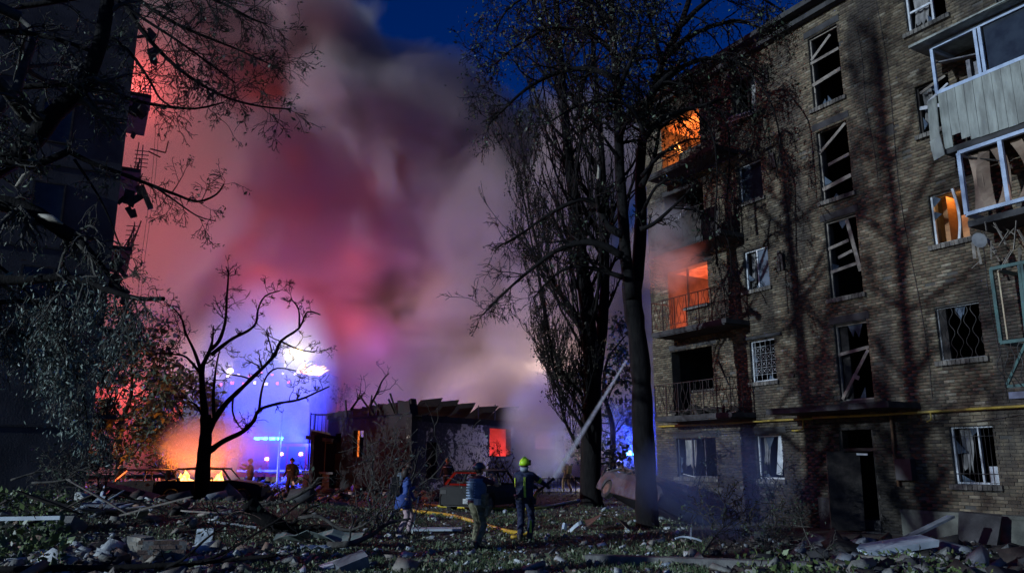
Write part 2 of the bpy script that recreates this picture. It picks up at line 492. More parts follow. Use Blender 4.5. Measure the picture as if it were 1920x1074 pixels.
# canopy over the entrance, gas pipe, drainpipe, cables
cb = MB(); cb.box((2.0,-1.25,2.99),(5.7,-0.013,3.11)); cb.box((2.0,-1.27,3.112),(5.7,-0.013,3.135))
cb.build('entrance_canopy', conc_dk, block)
gp = MB(); pts = [(s_, -0.13, 2.88+0.01*math.sin(s_*1.3)) for s_ in np.linspace(SL+.3, 2.6, 14)]
gp.tube(pts, 0.030, 8); gp.tube([(s_, -0.13, 2.9+0.01*math.sin(s_)) for s_ in np.linspace(2.62, SR, 20)], 0.032, 8)
gp.tube([(2.3,-.13,2.88),(2.3,-.16,2.72),(2.3,-.16,2.62),(2.15,-.16,2.58),(1.9,-.15,2.58)], 0.022, 7)
gp.tube([(6.0,-.13,2.9),(6.02,-.15,2.72),(5.9,-.15,2.66)], 0.02, 7)
gp.build('gas_pipe', mat('yellow_pipe_paint',(0.50,0.36,0.05),(0.22,0.16,0.05),2.2,0.5,0.2), block, smooth=True)
dp = MB(); dp.tube([(4.95,-.12,2.95),(4.95,-.12,1.9),(4.97,-.12,1.15)], 0.035, 8); dp.build('drainpipe', mat('rusted_pipe',(0.14,0.07,0.035),(0.06,0.035,0.02),5,.85,.3), block, smooth=True)
cbk = MB()
for y0,z0,sag,s0,s1 in ((-0.06,2.74,.12,5.2,13.5),(-0.07,2.70,.06,-3.9,3.2),(-.05,2.66,.09,-3.9,2.4)):
    cbk.tube([(s0+(s1-s0)*t, y0, z0-sag*math.sin(PI*((t*3)%1))) for t in np.linspace(0,1,25)], 0.010, 4)
for s0,z1,z0,w in ((5.75,14.0,3.2,.25),(5.1,13.5,9.0,.12),(2.2,9.5,6.3,.15),(7.62,7.6,3.0,.1)):
    cbk.tube([(s0+w*math.sin(t*9)*.3+w*t, -.03, z1+(z0-z1)*t) for t in np.linspace(0,1,18)], 0.009, 4)
cbk.build('wall_cable', iron, block)

def holes_of(k): return next(h for h in OPEN if h[4] == k)
def window(k, sill=True, frame=True, mull=(), lintel=False, fm=pvc, th=0.055, y=0.10):
    """window part: its frame and sill as sub-parts under an origin at the opening's corner"""
    s0,s1,z0,z1,_ = holes_of(k); w, h = s1-s0, z1-z0
    e = bpy.data.objects.new('window', None); C.objects.link(e); e.parent = block; e.location = (s0,0,z0); e.empty_display_size = .1
    if frame:
        f = MB(); f.box((0.002,y,0.002),(th,y+.06,h-.002)); f.box((w-th,y,0.002),(w-.002,y+.06,h-.002)); f.box((th,y+.002,0.002),(w-th,y+.058,th)); f.box((th,y+.002,h-th),(w-th,y+.058,h-.002))
        for x in mull: f.box((w*x-th*.55,y-.004,th),(w*x+th*.55,y+.056,h-th))
        f.build('frame', fm, e)
    if sill:
        b_ = MB()
        n = max(3,int(round((w+.2)/.105)))
        for i in range(n):
            a = -.1+(w+.2)*i/n; b_.obox((a+.05,-.03+random.uniform(-.006,.006),-.065),((w+.2)/n-.012,.13,.115),(random.uniform(-.02,.02),0,0))
        b_.build('sill', mat('sill_brick',(0.16,0.15,0.13),(0.07,0.065,0.06),6,.9,.4,per='island'), e)
    return e, w, h
glass = mat('dusty_glass',(0.035,0.045,0.06),(0.02,0.025,0.035),3,0.12)
def add_bars(e, w, h, pattern, m_, y=0.04):
    b_ = MB()
    if pattern == 'flower':
        for i in range(1,5): b_.tube([(w*i/5,y,.02),(w*i/5,y,h-.02)],.008,5)
        for j in range(1,6): b_.tube([(.02,y+.01,h*j/6),(w-.02,y+.01,h*j/6)],.007,5)
        for i in range(5):
            for j in range(1,5):
                c = (w*(i+.5)/5, h*(j+.5)/6)
                for a in (PI/4,3*PI/4): b_.tube([(c[0]-math.cos(a)*.08,y,c[1]-math.sin(a)*.08),(c[0]+math.cos(a)*.08,y,c[1]+math.sin(a)*.08)],.006,4)
    elif pattern == 'wave':
        n = 6
        for i in range(n+1):
            ph = PI if i % 2 else 0
            b_.tube([(w*i/n + .055*math.sin(t*PI*5+ph), y, .02+(h-.04)*t) for t in np.linspace(0,1,31)],.0075,4)
    else:
        for i in range(1,9): b_.tube([(w*i/9+.02*math.sin(i*2.2),y,.0),(w*i/9,y,h)],.007,4)
        for j in (.18,.82): b_.tube([(0,y-.01,h*j),(w,y-.01,h*j)],.009,4)
    b_.build('window_bars', m_, e)
def plank(e, p, q, w=.07, d=.025, m_=wood_gy, name='broken_slat'):
    MB().bar(p, q, d, w, up=(0,0,1) if abs(Vector(q)[2]-Vector(p)[2]) < abs(Vector(q)[0]-Vector(p)[0]) else (1,0,0)).build(name, m_, e)

# column A: ground window, then the balcony doors and windows
e,w,h = window('ground_a', True, True, (.36,.68), fm=mat('charred_frame',(0.10,0.11,0.13),(0.04,0.04,0.05),5,.6), th=.035)
MB().tube([(w*.5,.05,-.02),(w*.35,.03,.03),(w*.15,0,.09)],.015,5).build('bent_strip', pvc, e)
MB().box((-.12,-.02,h+.02),(w+.25,.019,h+.20)).build('lintel', conc_dk, e)
for k in range(1,5):
    e,w,h = window('bwin%d' % k, False, False)
    MB().box((-.98,-.016,h+.03),(w+.2,.015,h+.2)).build('lintel', conc_dk, e)
    if k in (2,): MB().box((-.03,.08,-.01),(.03,.14,h-.01)).build('frame', wood_dk, e)
    if k in (2,): MB().obox((w*.5,-.03,-.07),(w+.05,.24,.1)).build('sill', conc, e)
    if k == 3:
        MB().bar((-.75,-.35,-.55),(.85,-.5,.55),.16,.03).bar((-.6,-.4,-.5),(.8,-.55,.50),.03,.05).build('hanging_frame', pvc, e)
# column B
e,w,h = window('b0', True, True, (), th=.05); MB().obox((w*.86,.06,h*.55),(.16,.02,h*.9),(0,.12,.5)).build('bent_sash', pvc, e)
MB().box((-.4,-.04,h+.05),(w+.2,.015,h+.22)).build('lintel', conc_dk, e)
e,w,h = window('b1', True, True, (), th=.045); add_bars(e,w,h,'flower',white_iron); MB().box((-.18,-.07,h+.03),(w+.3,.015,h+.12)).build('lintel', conc_dk, e)
e,w,h = window('b2', True, True, (.48,), th=.045); MB().box((.5*w,.13,.06),(w-.06,.14,h-.06)).build('pane', mat('pale_blind',(0.10,0.13,0.18),(0.06,0.08,0.11),2,.6), e)
e,w,h = window('b3', True, True, (), th=.04); MB().box((.05,.13,.05),(w-.05,.14,h-.05)).build('pane', glass, e)
e,w,h = window('b4', True, False); sh = MB()
sh.obox((w*.45,-.12,-.02),(w*.95,.03,.22),(-.9,.12,0)); sh.obox((w*.45,-.2,.05),(w*.9,.02,.16),(-.9,.16,0)); sh.build('fallen_sash', pvc, e)
MB().box((.03,.1,.03),(.07,.15,h-.03)).box((w*.55,.1,.03),(w*.6,.15,h-.03)).build('frame', wood_dk, e)
for k,(s_,z_) in enumerate(((1.78,13.6),(1.80,10.75),(1.82,7.55),(1.86,4.6))):
    if k < 3: MB().obox((s_,-.05,z_),(.10,.06,.62),(0,.05*(-1)**k,0)).obox((s_+.13,-.07,z_-.06),(.09,.05,.5),(0,-.1,0)).build('hanging_board', iron, block)
    else: MB().obox((s_+.6,-.02,z_),(.12,.04,.16)).build('bracket', iron, block); MB().obox((s_+.1,-.04,z_-.45),(.16,.05,.10),(0,.5,0)).build('bracket', iron, block)
# stair column: broken slatted windows
st = {0:[((.05,1.38),(.98,1.5)),((.06,.05),(.96,1.42)),((.45,.72),(.62,.62))], 1:[((.05,.75),(.98,.85)),((.05,1.42),(.7,1.52)),((.72,2.1),(.98,.6)),((.35,1.1),(.8,1.2))],
      2:[((.03,1.45),(.95,2.05)),((.3,1.02),(.98,1.12)),((.05,.35),(.98,.5))], 3:[((.05,1.55),(.75,2.05)),((.03,1.45),(.98,1.5)),((.03,.75),(.98,.86))]}
for k in range(4):
    e,w,h = window('stair%d' % k, k > 0, True, (), fm=wood_gy, th=.045)
    for i,(a,b) in enumerate(st[k]):
        if k == 0: a,b = (a[0],a[1]*.9),(b[0],b[1]*.9)
        plank(e,(a[0]*w/1.02,.03-.008*i,a[1]),(b[0]*w/1.02,.05-.012*i,b[1]), .085 if i != 2 else .11)
    MB().box((-.1,-.03,h+.03),(w+.1,.015,h+.22)).build('lintel', conc_dk, e)
    if k == 0: MB().box((.05,.2,.02),(.28,.24,h-.02)).build('side_panel', wood_dk, e)
# entrance
e = bpy.data.objects.new('entrance', None); C.objects.link(e); e.parent = block; e.location = (3.30,0,0)
f = MB(); f.box((.002,.05,0),(.07,.2,2.56)); f.box((.95,.05,0),(1.018,.2,2.56)); f.box((.07,.05,2.0),(.95,.2,2.08)); f.build('door_frame', wood_dk, e)
MB().obox((.30,-.32,1.0),(.85,.045,1.95),(0,.02,1.0)).build('door_leaf', wood_dk, e)
MB().obox((.66,-.02,1.92),(.34,.02,.05),(0,.03,0)).build('number_strip', pvc, e)
MB().box((-.7,-.18,0.0),(-.12,-.014,.8)).build('bench_stub', conc_dk, e)
MB().obox((1.9,-.12,1.55),(.42,.2,.5)).build('meter_box', mat('meter_box_tin',(0.05,0.05,0.055),(0.03,.03,.03),4,.6), e)
# column C
e,w,h = window('c0', True, True, (.62,), th=.045); add_bars(e,w,h,'plain',iron); MB().obox((w*.87,.07,.22),(.2,.015,.36)).build('paper', pvc, e)
e,w,h = window('c1', True, True, (), fm=mat('grey_frame',(.25,.26,.27),(.15,.15,.16),4,.6), th=.03); add_bars(e,w,h,'wave',iron); MB().box((.03,.12,.03),(.2,.2,h-.03)).build('inner_jamb', wood_dk, e)
e,w,h = window('c2', True, True, (), th=.05)
MB().sheet([[(w*.66+.05*math.sin(t*3.0)+i*.06,.02+.05*math.sin(t*4),h*t) for i in range(2)] for t in np.linspace(0.02,.98,9)], .04).build('warped_mullion', pvc, e)
e,w,h = window('c3', True, True, (), fm=wood_dk, th=.04); plank(e,(.1,.05,.85*h),(.8,.02,.98*h),.07); plank(e,(.05,.05,.55*h),(.7,0.0,.42*h),.09,m_=pvc); plank(e,(.3,.05,.62*h),(.85,0.0,.8*h),.06,m_=pvc)
e,w,h = window('c4', True, True, (.62,), th=.05); MB().box((.06,.1,h*.5),(w*.6,.14,h*.55)).build('transom', pvc, e)
for k in range(5):
    s0,s1,z0,z1,_ = holes_of('d%d' % k)
    e,w,h = window('d%d' % k, False, True, (.5,), fm=wood_dk)

# glass left in the frames, torn curtains
random.seed(61)
shard_m = mat('broken_glass',(.10,.13,.17),(.05,.065,.09),4,.08)
curt = mat('torn_curtain',(.34,.33,.32),(.16,.155,.15),4,.9)
wins = [c for c in block.children if c.name.startswith('window')]
for e in wins:
    if e.location.x < -1.3 and e.location.z > 3: continue
    k_ = min((h for h in OPEN), key=lambda h: abs(h[0]-e.location.x)+abs(h[2]-e.location.z)); w, h = k_[1]-k_[0], k_[3]-k_[2]
    for i in range(random.choice((2,3,4))):
        y = .13; a = random.random()
        if a < .4: p = [(0.05,random.uniform(.1,.8)*h)]; p += [(.05,p[0][1]+random.uniform(.15,.4)),(random.uniform(.12,.3),p[0][1]+random.uniform(0,.2))]
        elif a < .7: x = random.uniform(.1,.7)*w; p = [(x,.05),(x+random.uniform(.1,.3),.05),(x+random.uniform(-.05,.2),random.uniform(.15,.35))]
        else: x = random.uniform(.1,.6)*w; p = [(x,h-.05),(x+random.uniform(.15,.35),h-.05),(x+random.uniform(0,.2),h-random.uniform(.2,.5))]
        MB().add([(x_,y,z_) for x_,z_ in p]+[(x_,y+.006,z_) for x_,z_ in p],((0,1,2),(5,4,3),(0,3,4,1),(1,4,5,2),(2,5,3,0))).build('glass_shard', shard_m, e)
for key,(x0,x1,l) in {'c0':(.12,.40,.85),'b2':(.10,.30,1.0),'c4':(.1,.5,.9),'b0':(.1,.35,.7),'ground_a':(.1,.4,.8),'c3':(.05,.35,.9),'b4':(.55,.9,1.0)}.items():
    h_ = holes_of(key); e = min(wins, key=lambda q: abs(q.location.x-h_[0])+abs(q.location.z-h_[2])); w, h = h_[1]-h_[0], h_[3]-h_[2]
    MB().sheet([[(w*(x0+(x1-x0)*i/8)+.05*t*math.sin(t*5), .24+.03*math.sin(i*2.1+t), h-.04-(h*l*(1-.25*abs(math.sin(i*1.3))))*t) for i in range(9)] for t in np.linspace(0,1,6)],.006).build('torn_curtain', curt, e)

# rooms seen through the openings
def room(s0, s1, z0, z1, d, m_, name='room'):
    r = MB(); y0 = .385
    r.quad((s0,d,z0),(s1,d,z0),(s1,d,z1),(s0,d,z1)); r.quad((s0,y0,z0),(s0,d,z0),(s0,d,z1),(s0,y0,z1)); r.quad((s1,y0,z0),(s1,y0,z1),(s1,d,z1),(s1,d,z0))
    r.quad((s0,y0,z1),(s0,d,z1),(s1,d,z1),(s1,y0,z1)); r.quad((s0,y0,z0),(s1,y0,z0),(s1,d,z0),(s0,d,z0))
    return r.build(name, m_, block)
fire_room = mat('burning_room_plaster',(0.50,0.40,0.30),(0.20,0.12,0.08),2.4,0.9,0.3,stretch=(1,1,.4))
for k in (2,4): room(-3.9,-.45,2.8*k+.27,2.8*k+2.80,3.6,fire_room,'burning_room')
room(5.45,7.95,5.87,8.40,3.4,room_pl,'kitchen')
room(8.1,13.0,5.87,8.40,3.4,mat('wallpaper',(0.42,0.28,0.16),(0.30,0.18,0.10),2,.9),'lit_room')
kc = MB(); kc.box((6.72,.95,7.12),(7.22,1.3,7.75)); kc.box((6.75,.93,7.15),(7.19,.949,7.72)); kc.box((7.26,.95,6.9),(7.7,1.3,7.5)); kc.box((7.29,.93,6.93),(7.47,.949,7.47)); kc.box((7.50,.93,6.93),(7.68,.949,7.47)); kc.box((6.54,.5,6.7),(6.66,.9,8.2))
tag(kc.build('kitchen_cabinet', mat('warm_wood',(0.42,0.20,0.07),(0.30,0.13,0.045),5,.5,stretch=(1,1,5)), None), 'warm wooden kitchen wall cabinets seen inside the lit third floor window', 'cabinet')
kc_o = bpy.data.objects['kitchen_cabinet']; kc_o.location = B0; kc_o.rotation_euler = (0,0,BA)
lamp('kitchen_ceiling_lamp', bworld(6.9,.62,8.25), 12, (1.0,.50,.17), .1)
lamp('room_ceiling_lamp', bworld(9.6,1.6,8.2), 26, (1.0,.55,.25), .1)
bulb = MB(); bulb.tube([(0,0,.12),(0,0,.05)],.01,5); 
for i,(s_,y_) in enumerate(((6.9,1.3),(9.6,1.6))):
    b_ = MB(); b_.tube([(0,0,.10),(0,0,.0),(0,0,-.02)],[.008,.008,.03],8)
    o = b_.build('ceiling_lamp', pvc, None, bworld(s_,y_,8.29)); tag(o, ('bulb fitting on the kitchen ceiling of the lit flat','bulb fitting on the ceiling behind the lower glazed balcony')[i], 'lamp')

# balconies of column A (iron railings)
def rail_balcony(k, label=None, iron_m=iron):
    z = 2.8*k + .23; s0, s1, d = -2.95, .50, -1.02
    e = bpy.data.objects.new('balcony', None); C.objects.link(e); e.parent = block; e.location = (s0,0,z)
    w = s1-s0
    MB().box((0,d,-.02),(w,-.035,.12)).box((.1,d+.03,-.06),(w-.1,-.035,-.022)).build('slab', conc_dk, e)
    r = MB(); zt, zb = 1.05, .17
    def edge(a, b, n):
        a, b = Vector(a), Vector(b)
        r.bar(a+Vector((0,0,zt)), b+Vector((0,0,zt)), .035,.022); r.bar(a+Vector((0,0,zb)), b+Vector((0,0,zb)), .022,.016)
        for i in range(n+1):
            p = a.lerp(b, i/n); dr = (b-a).normalized()
            if i % 4 == 0: r.bar(p+Vector((0,0,.0)), p+Vector((0,0,zt)), .024)
            else:
                amp = .045*(1 if i % 2 else -1)
                r.tube([p + dr*amp*math.sin(t*PI*3)*(0 if t<.1 else 1) + Vector((0,0,zb+(zt-zb)*t)) for t in np.linspace(0,1,10)], .0085, 4)
    edge((.03,d+.03,.1),(w-.03,d+.03,.1),24); edge((.03,d+.03,.1),(.03,-.04,.1),8); edge((w-.03,d+.03,.1),(w-.03,-.04,.1),8)
    if k == 4:
        r = MB(); r.bar((0,d+.02,.4),(w,d+.02,.45),.03); r.bar((w-.03,d,.1),(w-.03,d,.5),.03)
        for i in range(12): r.bar((w*i/12,d+.02,.1),(w*i/12+.05,d+.04,.42+.1*(i%3)),.014)
    r.build('railing', iron_m, e)
    if k == 3: MB().sheet([[(w*.15+i*.35, d+.02-.08*math.sin(i*1.1+j), .1+j*.28) for i in range(9)] for j in range(4)], .015).build('torn_cladding', wood_dk, e)
    if k == 1:
        j = MB()
        for i in range(26): j.obox((random.uniform(.3,w-.2),random.uniform(d+.1,-.15),.16+random.random()*.12),(random.uniform(.1,.5),random.uniform(.05,.2),random.uniform(.04,.15)),(random.random(),random.random(),random.random()*3))
        tag(j.build('debris_heap', wood_dk, e), kind='stuff')
        pl_ = MB(); pl_.bar((w-.05,d,.9),(w-.35,d-.05,1.65),.06,.03); pl_.bar((w+.0,d,.1),(w+.35,d-.15,.12),.03); [pl_.bar((w+.05+.07*i,d-.02*i,.1),(w+.05+.07*i,d-.02*i,.32),.012) for i in range(5)]
        pl_.build('bent_bar', iron, e)
    return e
for k in (1,2,3,4): rail_balcony(k)
# lit brick returns between balconies carry paler patched render
MB().box((-1.12,-.028,3.9),(-.50,-.0125,5.35)).build('render_patch', mat('patched_render',(0.34,0.33,0.27),(0.10,0.10,0.08),9,.9,.6,12), block) if False else None

# balconies of the right-hand column: clad and glazed
def panel_grid(mb, s0, s1, z0, z1, y, amp=.02, n=34, seed=1.0):
    """cladding boards: each board a shallow ridge, buckled by the blast"""
    rows = []
    for j in range(7):
        t = j/6; r_ = []
        for i in range(n+1):
            s_ = s0+(s1-s0)*i/n
            b_ = amp*mnoise.noise((s_*1.1, t*1.6, seed)) + .006*(1 if i % 2 else -1)
            r_.append((s_, y-b_, z0+(z1-z0)*t))
        rows.append(r_)
    mb.sheet(rows, .012)
e4 = bpy.data.objects.new('glazed_balcony', None); C.objects.link(e4); e4.parent = block; e4.location = (7.62,0,8.70)
blue_fr = mat('blue_white_frame',(0.42,0.52,0.68),(0.28,0.36,0.50),5,.5)
clad = mat('balcony_boards',(0.33,0.36,0.33),(0.17,0.18,0.165),2.2,.8,.3,stretch=(2.2,2.2,.5))
W4 = 4.9
for i in range(24):
    s0_ = .02+i*(W4-.02)/24; s1_ = s0_+(W4-.02)/24-.008
    b_ = MB(); o1 = .03*mnoise.noise((i*.21,.1,2)); o2 = .05*mnoise.noise((i*.17,.9,5)); zb_ = .02*mnoise.noise((i*.5,3,3)) + (.28 if i == 1 else 0) + (.1 if i == 2 else 0)
    b_.sheet([[(s0_,-1.02-o1,zb_+.08),(s1_,-1.02-o1,zb_+.08)],[(s0_,-1.03-o2,.85),(s1_,-1.03-o2,.85)],[(s0_,-1.02,1.50),(s1_,-1.02,1.50)]],.016)
    b_.build('board', clad, e4)
MB().box((0,-1.0,-.04),(W4,-.03,.10)).build('slab', conc_dk, e4)
f = MB()
for a,b in (((0,-1.0,1.50),(W4,-1.0,1.50)),((0,-1.0,2.66),(W4,-1.0,2.66)),((0,-.98,1.5),(0,-.03,1.5)),((0,-.98,2.66),(0,-.03,2.66))): f.bar(a,b,.07,.08)
for s_ in (0,1.02,1.12,2.2,3.4): f.bar((s_,-1.0,1.5),(s_,-1.0,2.66),.06,.07)
f.build('frame', blue_fr, e4)
b_ = MB(); b_.obox((-.16,-1.02,.78),(.30,.02,1.25),(0,.06,-.35)); b_.obox((-.12,-1.08,.15),(.3,.02,.5),(0,-.12,-.2)); b_.build('torn_board', clad, e4)
b_ = MB(); b_.box((-.35,-1.35,2.74),(W4,-.03,2.80)); b_.add([(-.35,-1.38,2.72),(W4,-1.38,2.80),(W4,-.03,3.05),(-.35,-.03,2.98)],((0,1,2,3),(3,2,1,0))); b_.build('canopy_board', clad, e4)
b_ = MB(); b_.obox((.5,-.45,2.35),(1.2,.6,.03),(.3,.15,.2)); b_.obox((1.9,-.5,2.0),(.9,.03,.7),(.2,.5,.3)); b_.obox((.62,-.6,1.85),(.09,.2,.6)); b_.obox((.78,-.6,1.8),(.1,.15,.5)); b_.obox((1.6,-.7,1.8),(.5,.3,.4),(.2,.3,.4)); b_.build('wrecked_fitting', mat('grey_junk',(.22,.22,.24),(.08,.08,.09),5,.8), e4)
MB().box((1.2,-.99,1.55),(2.15,-.985,2.6)).build('pane', glass, e4)

e3 = bpy.data.objects.new('glazed_balcony', None); C.objects.link(e3); e3.parent = block; e3.location = (7.93,0,5.85)
f = MB(); W3 = 4.5
for a,b in (((0,-1.0,1.28),(W3,-1.0,1.28)),((0,-1.0,2.74),(W3,-1.0,2.74)),((0,-.98,1.28),(0,-.03,1.28)),((0,-.98,2.74),(0,-.03,2.74))): f.bar(a,b,.10,.08)
for s_ in (0,.90,1.9,2.9): f.bar((s_,-1.0,1.28),(s_,-1.0,2.74),.08,.09)
f.build('frame', blue_fr, e3)
cw = mat('bent_ply',(0.30,0.22,0.16),(0.18,0.12,0.09),3,.7)
b_ = MB()
for (s0_,s1_,am) in ((.10,.32,.05),(.36,.55,-.10),(.58,.84,.16),(1.0,1.25,.2),(1.3,1.7,.08)):
    b_.sheet([[(s0_+am*math.sin(t*PI)*.8,-.85+am*math.sin(t*3),1.33+1.35*t),(s1_+am*math.sin(t*PI),-.8-am*math.sin(t*3),1.33+1.35*t)] for t in np.linspace(0,1,9)], .012)
b_.build('bent_panel', cw, e3)
b_ = MB(); b_.obox((.45,-.7,2.5),(.8,.3,.03),(.3,.4,.3)); b_.build('fallen_ceiling', wood_dk, e3)
b_ = MB(); b_.box((0,-1.02,.98),(W3,-.03,1.12)); b_.build('slab', conc_dk, e3)
b_ = MB(); random.seed(5)
for i in range(40):
    p = (random.uniform(.05,2.2),random.uniform(-1.1,-.3),random.uniform(.15,1.0)); b_.bar(p,(p[0]+random.uniform(-.3,.3),p[1]+random.uniform(-.2,.2),p[2]-random.uniform(.1,.6)),random.uniform(.01,.07),.012)
b_.build('hanging_shred', wood_gy, e3)
e2 = bpy.data.objects.new('glazed_balcony', None); C.objects.link(e2); e2.parent = block; e2.location = (8.28,0,3.06)
green_fr = mat('green_frame',(0.045,0.13,0.12),(0.03,0.07,0.07),5,.5)
f = MB(); W2 = 4.2
for a,b in (((0,-1.0,1.14),(W2,-1.0,1.14)),((0,-1.0,2.74),(W2,-1.0,2.74)),((0,-.98,1.14),(0,-.03,1.14)),((0,-.98,2.74),(0,-.03,2.74))): f.bar(a,b,.08,.07)
for s_ in (0,.52,.62,1.6,2.6): f.bar((s_,-1.0,1.14),(s_+(.06 if s_ == .52 else 0),-1.0,2.74),.06,.07)
f.build('frame', green_fr, e2)
MB().box((.1,-.97,1.2),(.13,-.94,2.7)).build('inner_batten', mat('pale_batten',(.5,.42,.28),(.4,.3,.2),5,.7), e2)
MB().box((0,-1.0,-.04),(W2,-.03,.10)).build('slab', mat('blue_slab',(.14,.15,.22),(.08,.08,.12),4,.8), e2)
f = MB(); f.bar((0,-1.0,.22),(W2,-1.0,.22),.05,.06); f.bar((0,-1.0,.25),(.5,-1.0,1.1),.05,.05)
f.build('rail', green_fr, e2)
f = MB()
for i in range(16):
    f.tube([(-.02+i*.14+.05*math.sin(t*PI*3+i), -1.06-.10*math.sin(t*PI), .2+.9*t) for t in np.linspace(0,1,10)], .010, 4)
f.build('wavy_bar', iron, e2)
ds = MB(); ds.tube([(0,0,0),(0,.02,0),(0,.06,0)],[.17,.12,.02],12); tag(ds.build('satellite_dish', mat('dish_grey',(.35,.36,.37),(.2,.2,.21),5,.6), None, bworld(8.25,-1.25,6.42)),'small grey satellite dish fixed below the lower glazed balcony','satellite dish')
# flames in the burning flats
def flame_mesh(mb, c, h, r, n=7, lean=(0,0,0)):
    rows = 7; pts = []; rad = []
    ph = random.random()*6
    for i in range(rows):
        t = i/(rows-1)
        pts.append(Vector(c)+Vector((lean[0]*t*t+.12*r*math.sin(ph+t*5), lean[1]*t*t+.12*r*math.cos(ph+t*4), h*t)))
        rad.append(max(.004, r*(math.sin(PI*min(1,t*.9+.16))**.8)*(1-t*.55)*(1+.25*math.sin(ph*3+t*9))))
    mb.tube(pts, rad, n)
flame_or = emit('flame_orange',(1.0,.22,.03),5.0,(1.0,.55,.14),3.0)
flame_rd = emit('flame_red',(1.0,.12,.04),3.5,(1.0,.34,.10),4.0)
random.seed(21)
for k,(lab,e_) in {4:('orange flames burning inside the top floor flat behind the trees',330), 2:('orange red flames burning inside the third floor flat behind the railing',210)}.items():
    f = MB()
    for i in range(16): flame_mesh(f, (random.uniform(-3.3,-.8), random.uniform(1.4,3.0), 2.8*k+.27), random.uniform(.4,1.25), random.uniform(.08,.22))
    for i in range(7 if k == 4 else 0): flame_mesh(f, (random.uniform(-3.0,-1.3), random.uniform(.5,1.0), 2.8*k+.9), random.uniform(.5,1.15), random.uniform(.05,.13), 9, (random.uniform(-.2,.2),-.5,0))
    o = f.build('flames', flame_or if k == 4 else flame_rd, None, B0, smooth=True); o.rotation_euler = (0,0,BA)
    tag(o, lab, 'fire')
    lamp('fire_or_fill_light', bworld(-1.5,1.35,2.8*k+1.2), e_, (1.0,.22,.05) if k == 4 else (1.0,.20,.10), .35)
    lamp('fire_or_fill_light', bworld(-2.9,1.8,2.8*k+.9), e_*.6, (1.0,.22,.05) if k == 4 else (1.0,.16,.08), .35)
# ================================================================ trees
bark_dk = mat('dark_bark',(0.014,0.013,0.013),(0.006,0.0055,0.006),9.0,0.95,0.9,22,stretch=(1,1,.25),spec=.15)
bark_gy = mat('grey_bark',(0.10,0.095,0.085),(0.04,0.038,0.034),7.0,0.9,0.7,30,spec=.2)
bark_char = mat('charred_bark',(0.012,0.010,0.010),(0.006,0.005,0.005),9.0,0.95,0.7,30,spec=.1)
split_wood = mat('split_wood',(0.42,0.40,0.34),(0.28,0.25,0.20),9,.8,.4,60)
leaf_gn = mat('leaf_green',(0.09,0.13,0.075),(0.035,0.06,0.035),2.0,.55,per='island')
leaf_wil = mat('leaf_pale_green',(0.22,0.28,0.24),(0.09,0.13,0.11),2.5,.5,per='island')
leaf_br = mat('leaf_brown_green',(0.045,0.042,0.022),(0.02,0.02,0.012),2.5,.7,per='island')
leaf_yl = mat('leaf_yellow_green',(0.12,0.13,0.04),(0.05,0.06,0.02),1.0,.6,per='island')

def grow(mb, p, d, L, r, lev, P, tips):
    """one wobbling shoot with side shoots; P: dict of lists per level"""
    n = max(3, int(P['seg']*(0.75 if lev else 1)))
    pts = [Vector(p)]; d = Vector(d).normalized(); rad = [r]
    step = L/n; end = P.get('taper',0.35)
    side = []
    for i in range(n):
        w = P['wob']
        d = (d + Vector((random.gauss(0,w),random.gauss(0,w),random.gauss(0,w))) + Vector((0,0,P['up'][min(lev,len(P['up'])-1)]))).normalized()
        pts.append(pts[-1] + d*step); t = (i+1)/n
        rad.append(max(P['rmin'], r*(1-t*(1-end))))
        if lev < P['lev'] and t > P.get('bare',.15):
            side.append((pts[-1].copy(), d.copy(), t, rad[-1]))
    mb.tube(pts, rad, P['n'][min(lev,len(P['n'])-1)], cap=False)
    if lev >= P['lev']-P.get('leaflev',0): tips.extend(pts[1:])
    if lev < P['lev']:
        k = P['kids'][lev]
        for _ in range(k):
            q, dd, t, rr = random.choice(side)
            ax = dd.orthogonal().normalized(); ax.rotate(Quaternion(dd, random.uniform(0,2*PI)))
            nd = dd.copy(); nd.rotate(Quaternion(ax, P['ang']*random.uniform(.6,1.4)))
            grow(mb, q, nd, L*P['len'][lev]*random.uniform(.55,1.2)*(1.15-.5*t), max(P['rmin'], min(rr*.75, r*P['rr'])), lev+1, P, tips)

def limb_line(pts_px, Y, jit=.25):
    """a limb traced as a polyline; its depth wanders so that it is not flat"""
    out = []; off = random.uniform(-jit, jit)
    for i, q in enumerate(pts_px):
        u, v = q[0], q[1]; y = q[2] if len(q) > 2 else Y
        out.append(at(u, v, y + off*i*.5 + random.uniform(-jit,jit)*.3))
    return smooth_line(out)
def smooth_line(P_, sub=3):
    out = []
    n = len(P_)
    for i in range(n-1):
        p0,p1,p2,p3 = P_[max(i-1,0)],P_[i],P_[i+1],P_[min(i+2,n-1)]
        for k in range(sub):
            t = k/sub
            out.append(0.5*((2*p1)+(p2-p0)*t+(2*p0-5*p1+4*p2-p3)*t*t+(-p0+3*p1-3*p2+p3)*t*t*t))
    out.append(P_[-1]); return out
def limb(mb, pts, r0, r1, n=7, knob=.06):
    N = len(pts); 
    rad = [(r0+(r1-r0)*(i/(N-1))**.8)*(1+random.uniform(-knob,knob)) for i in range(N)]
    mb.tube(pts, rad, n); return rad
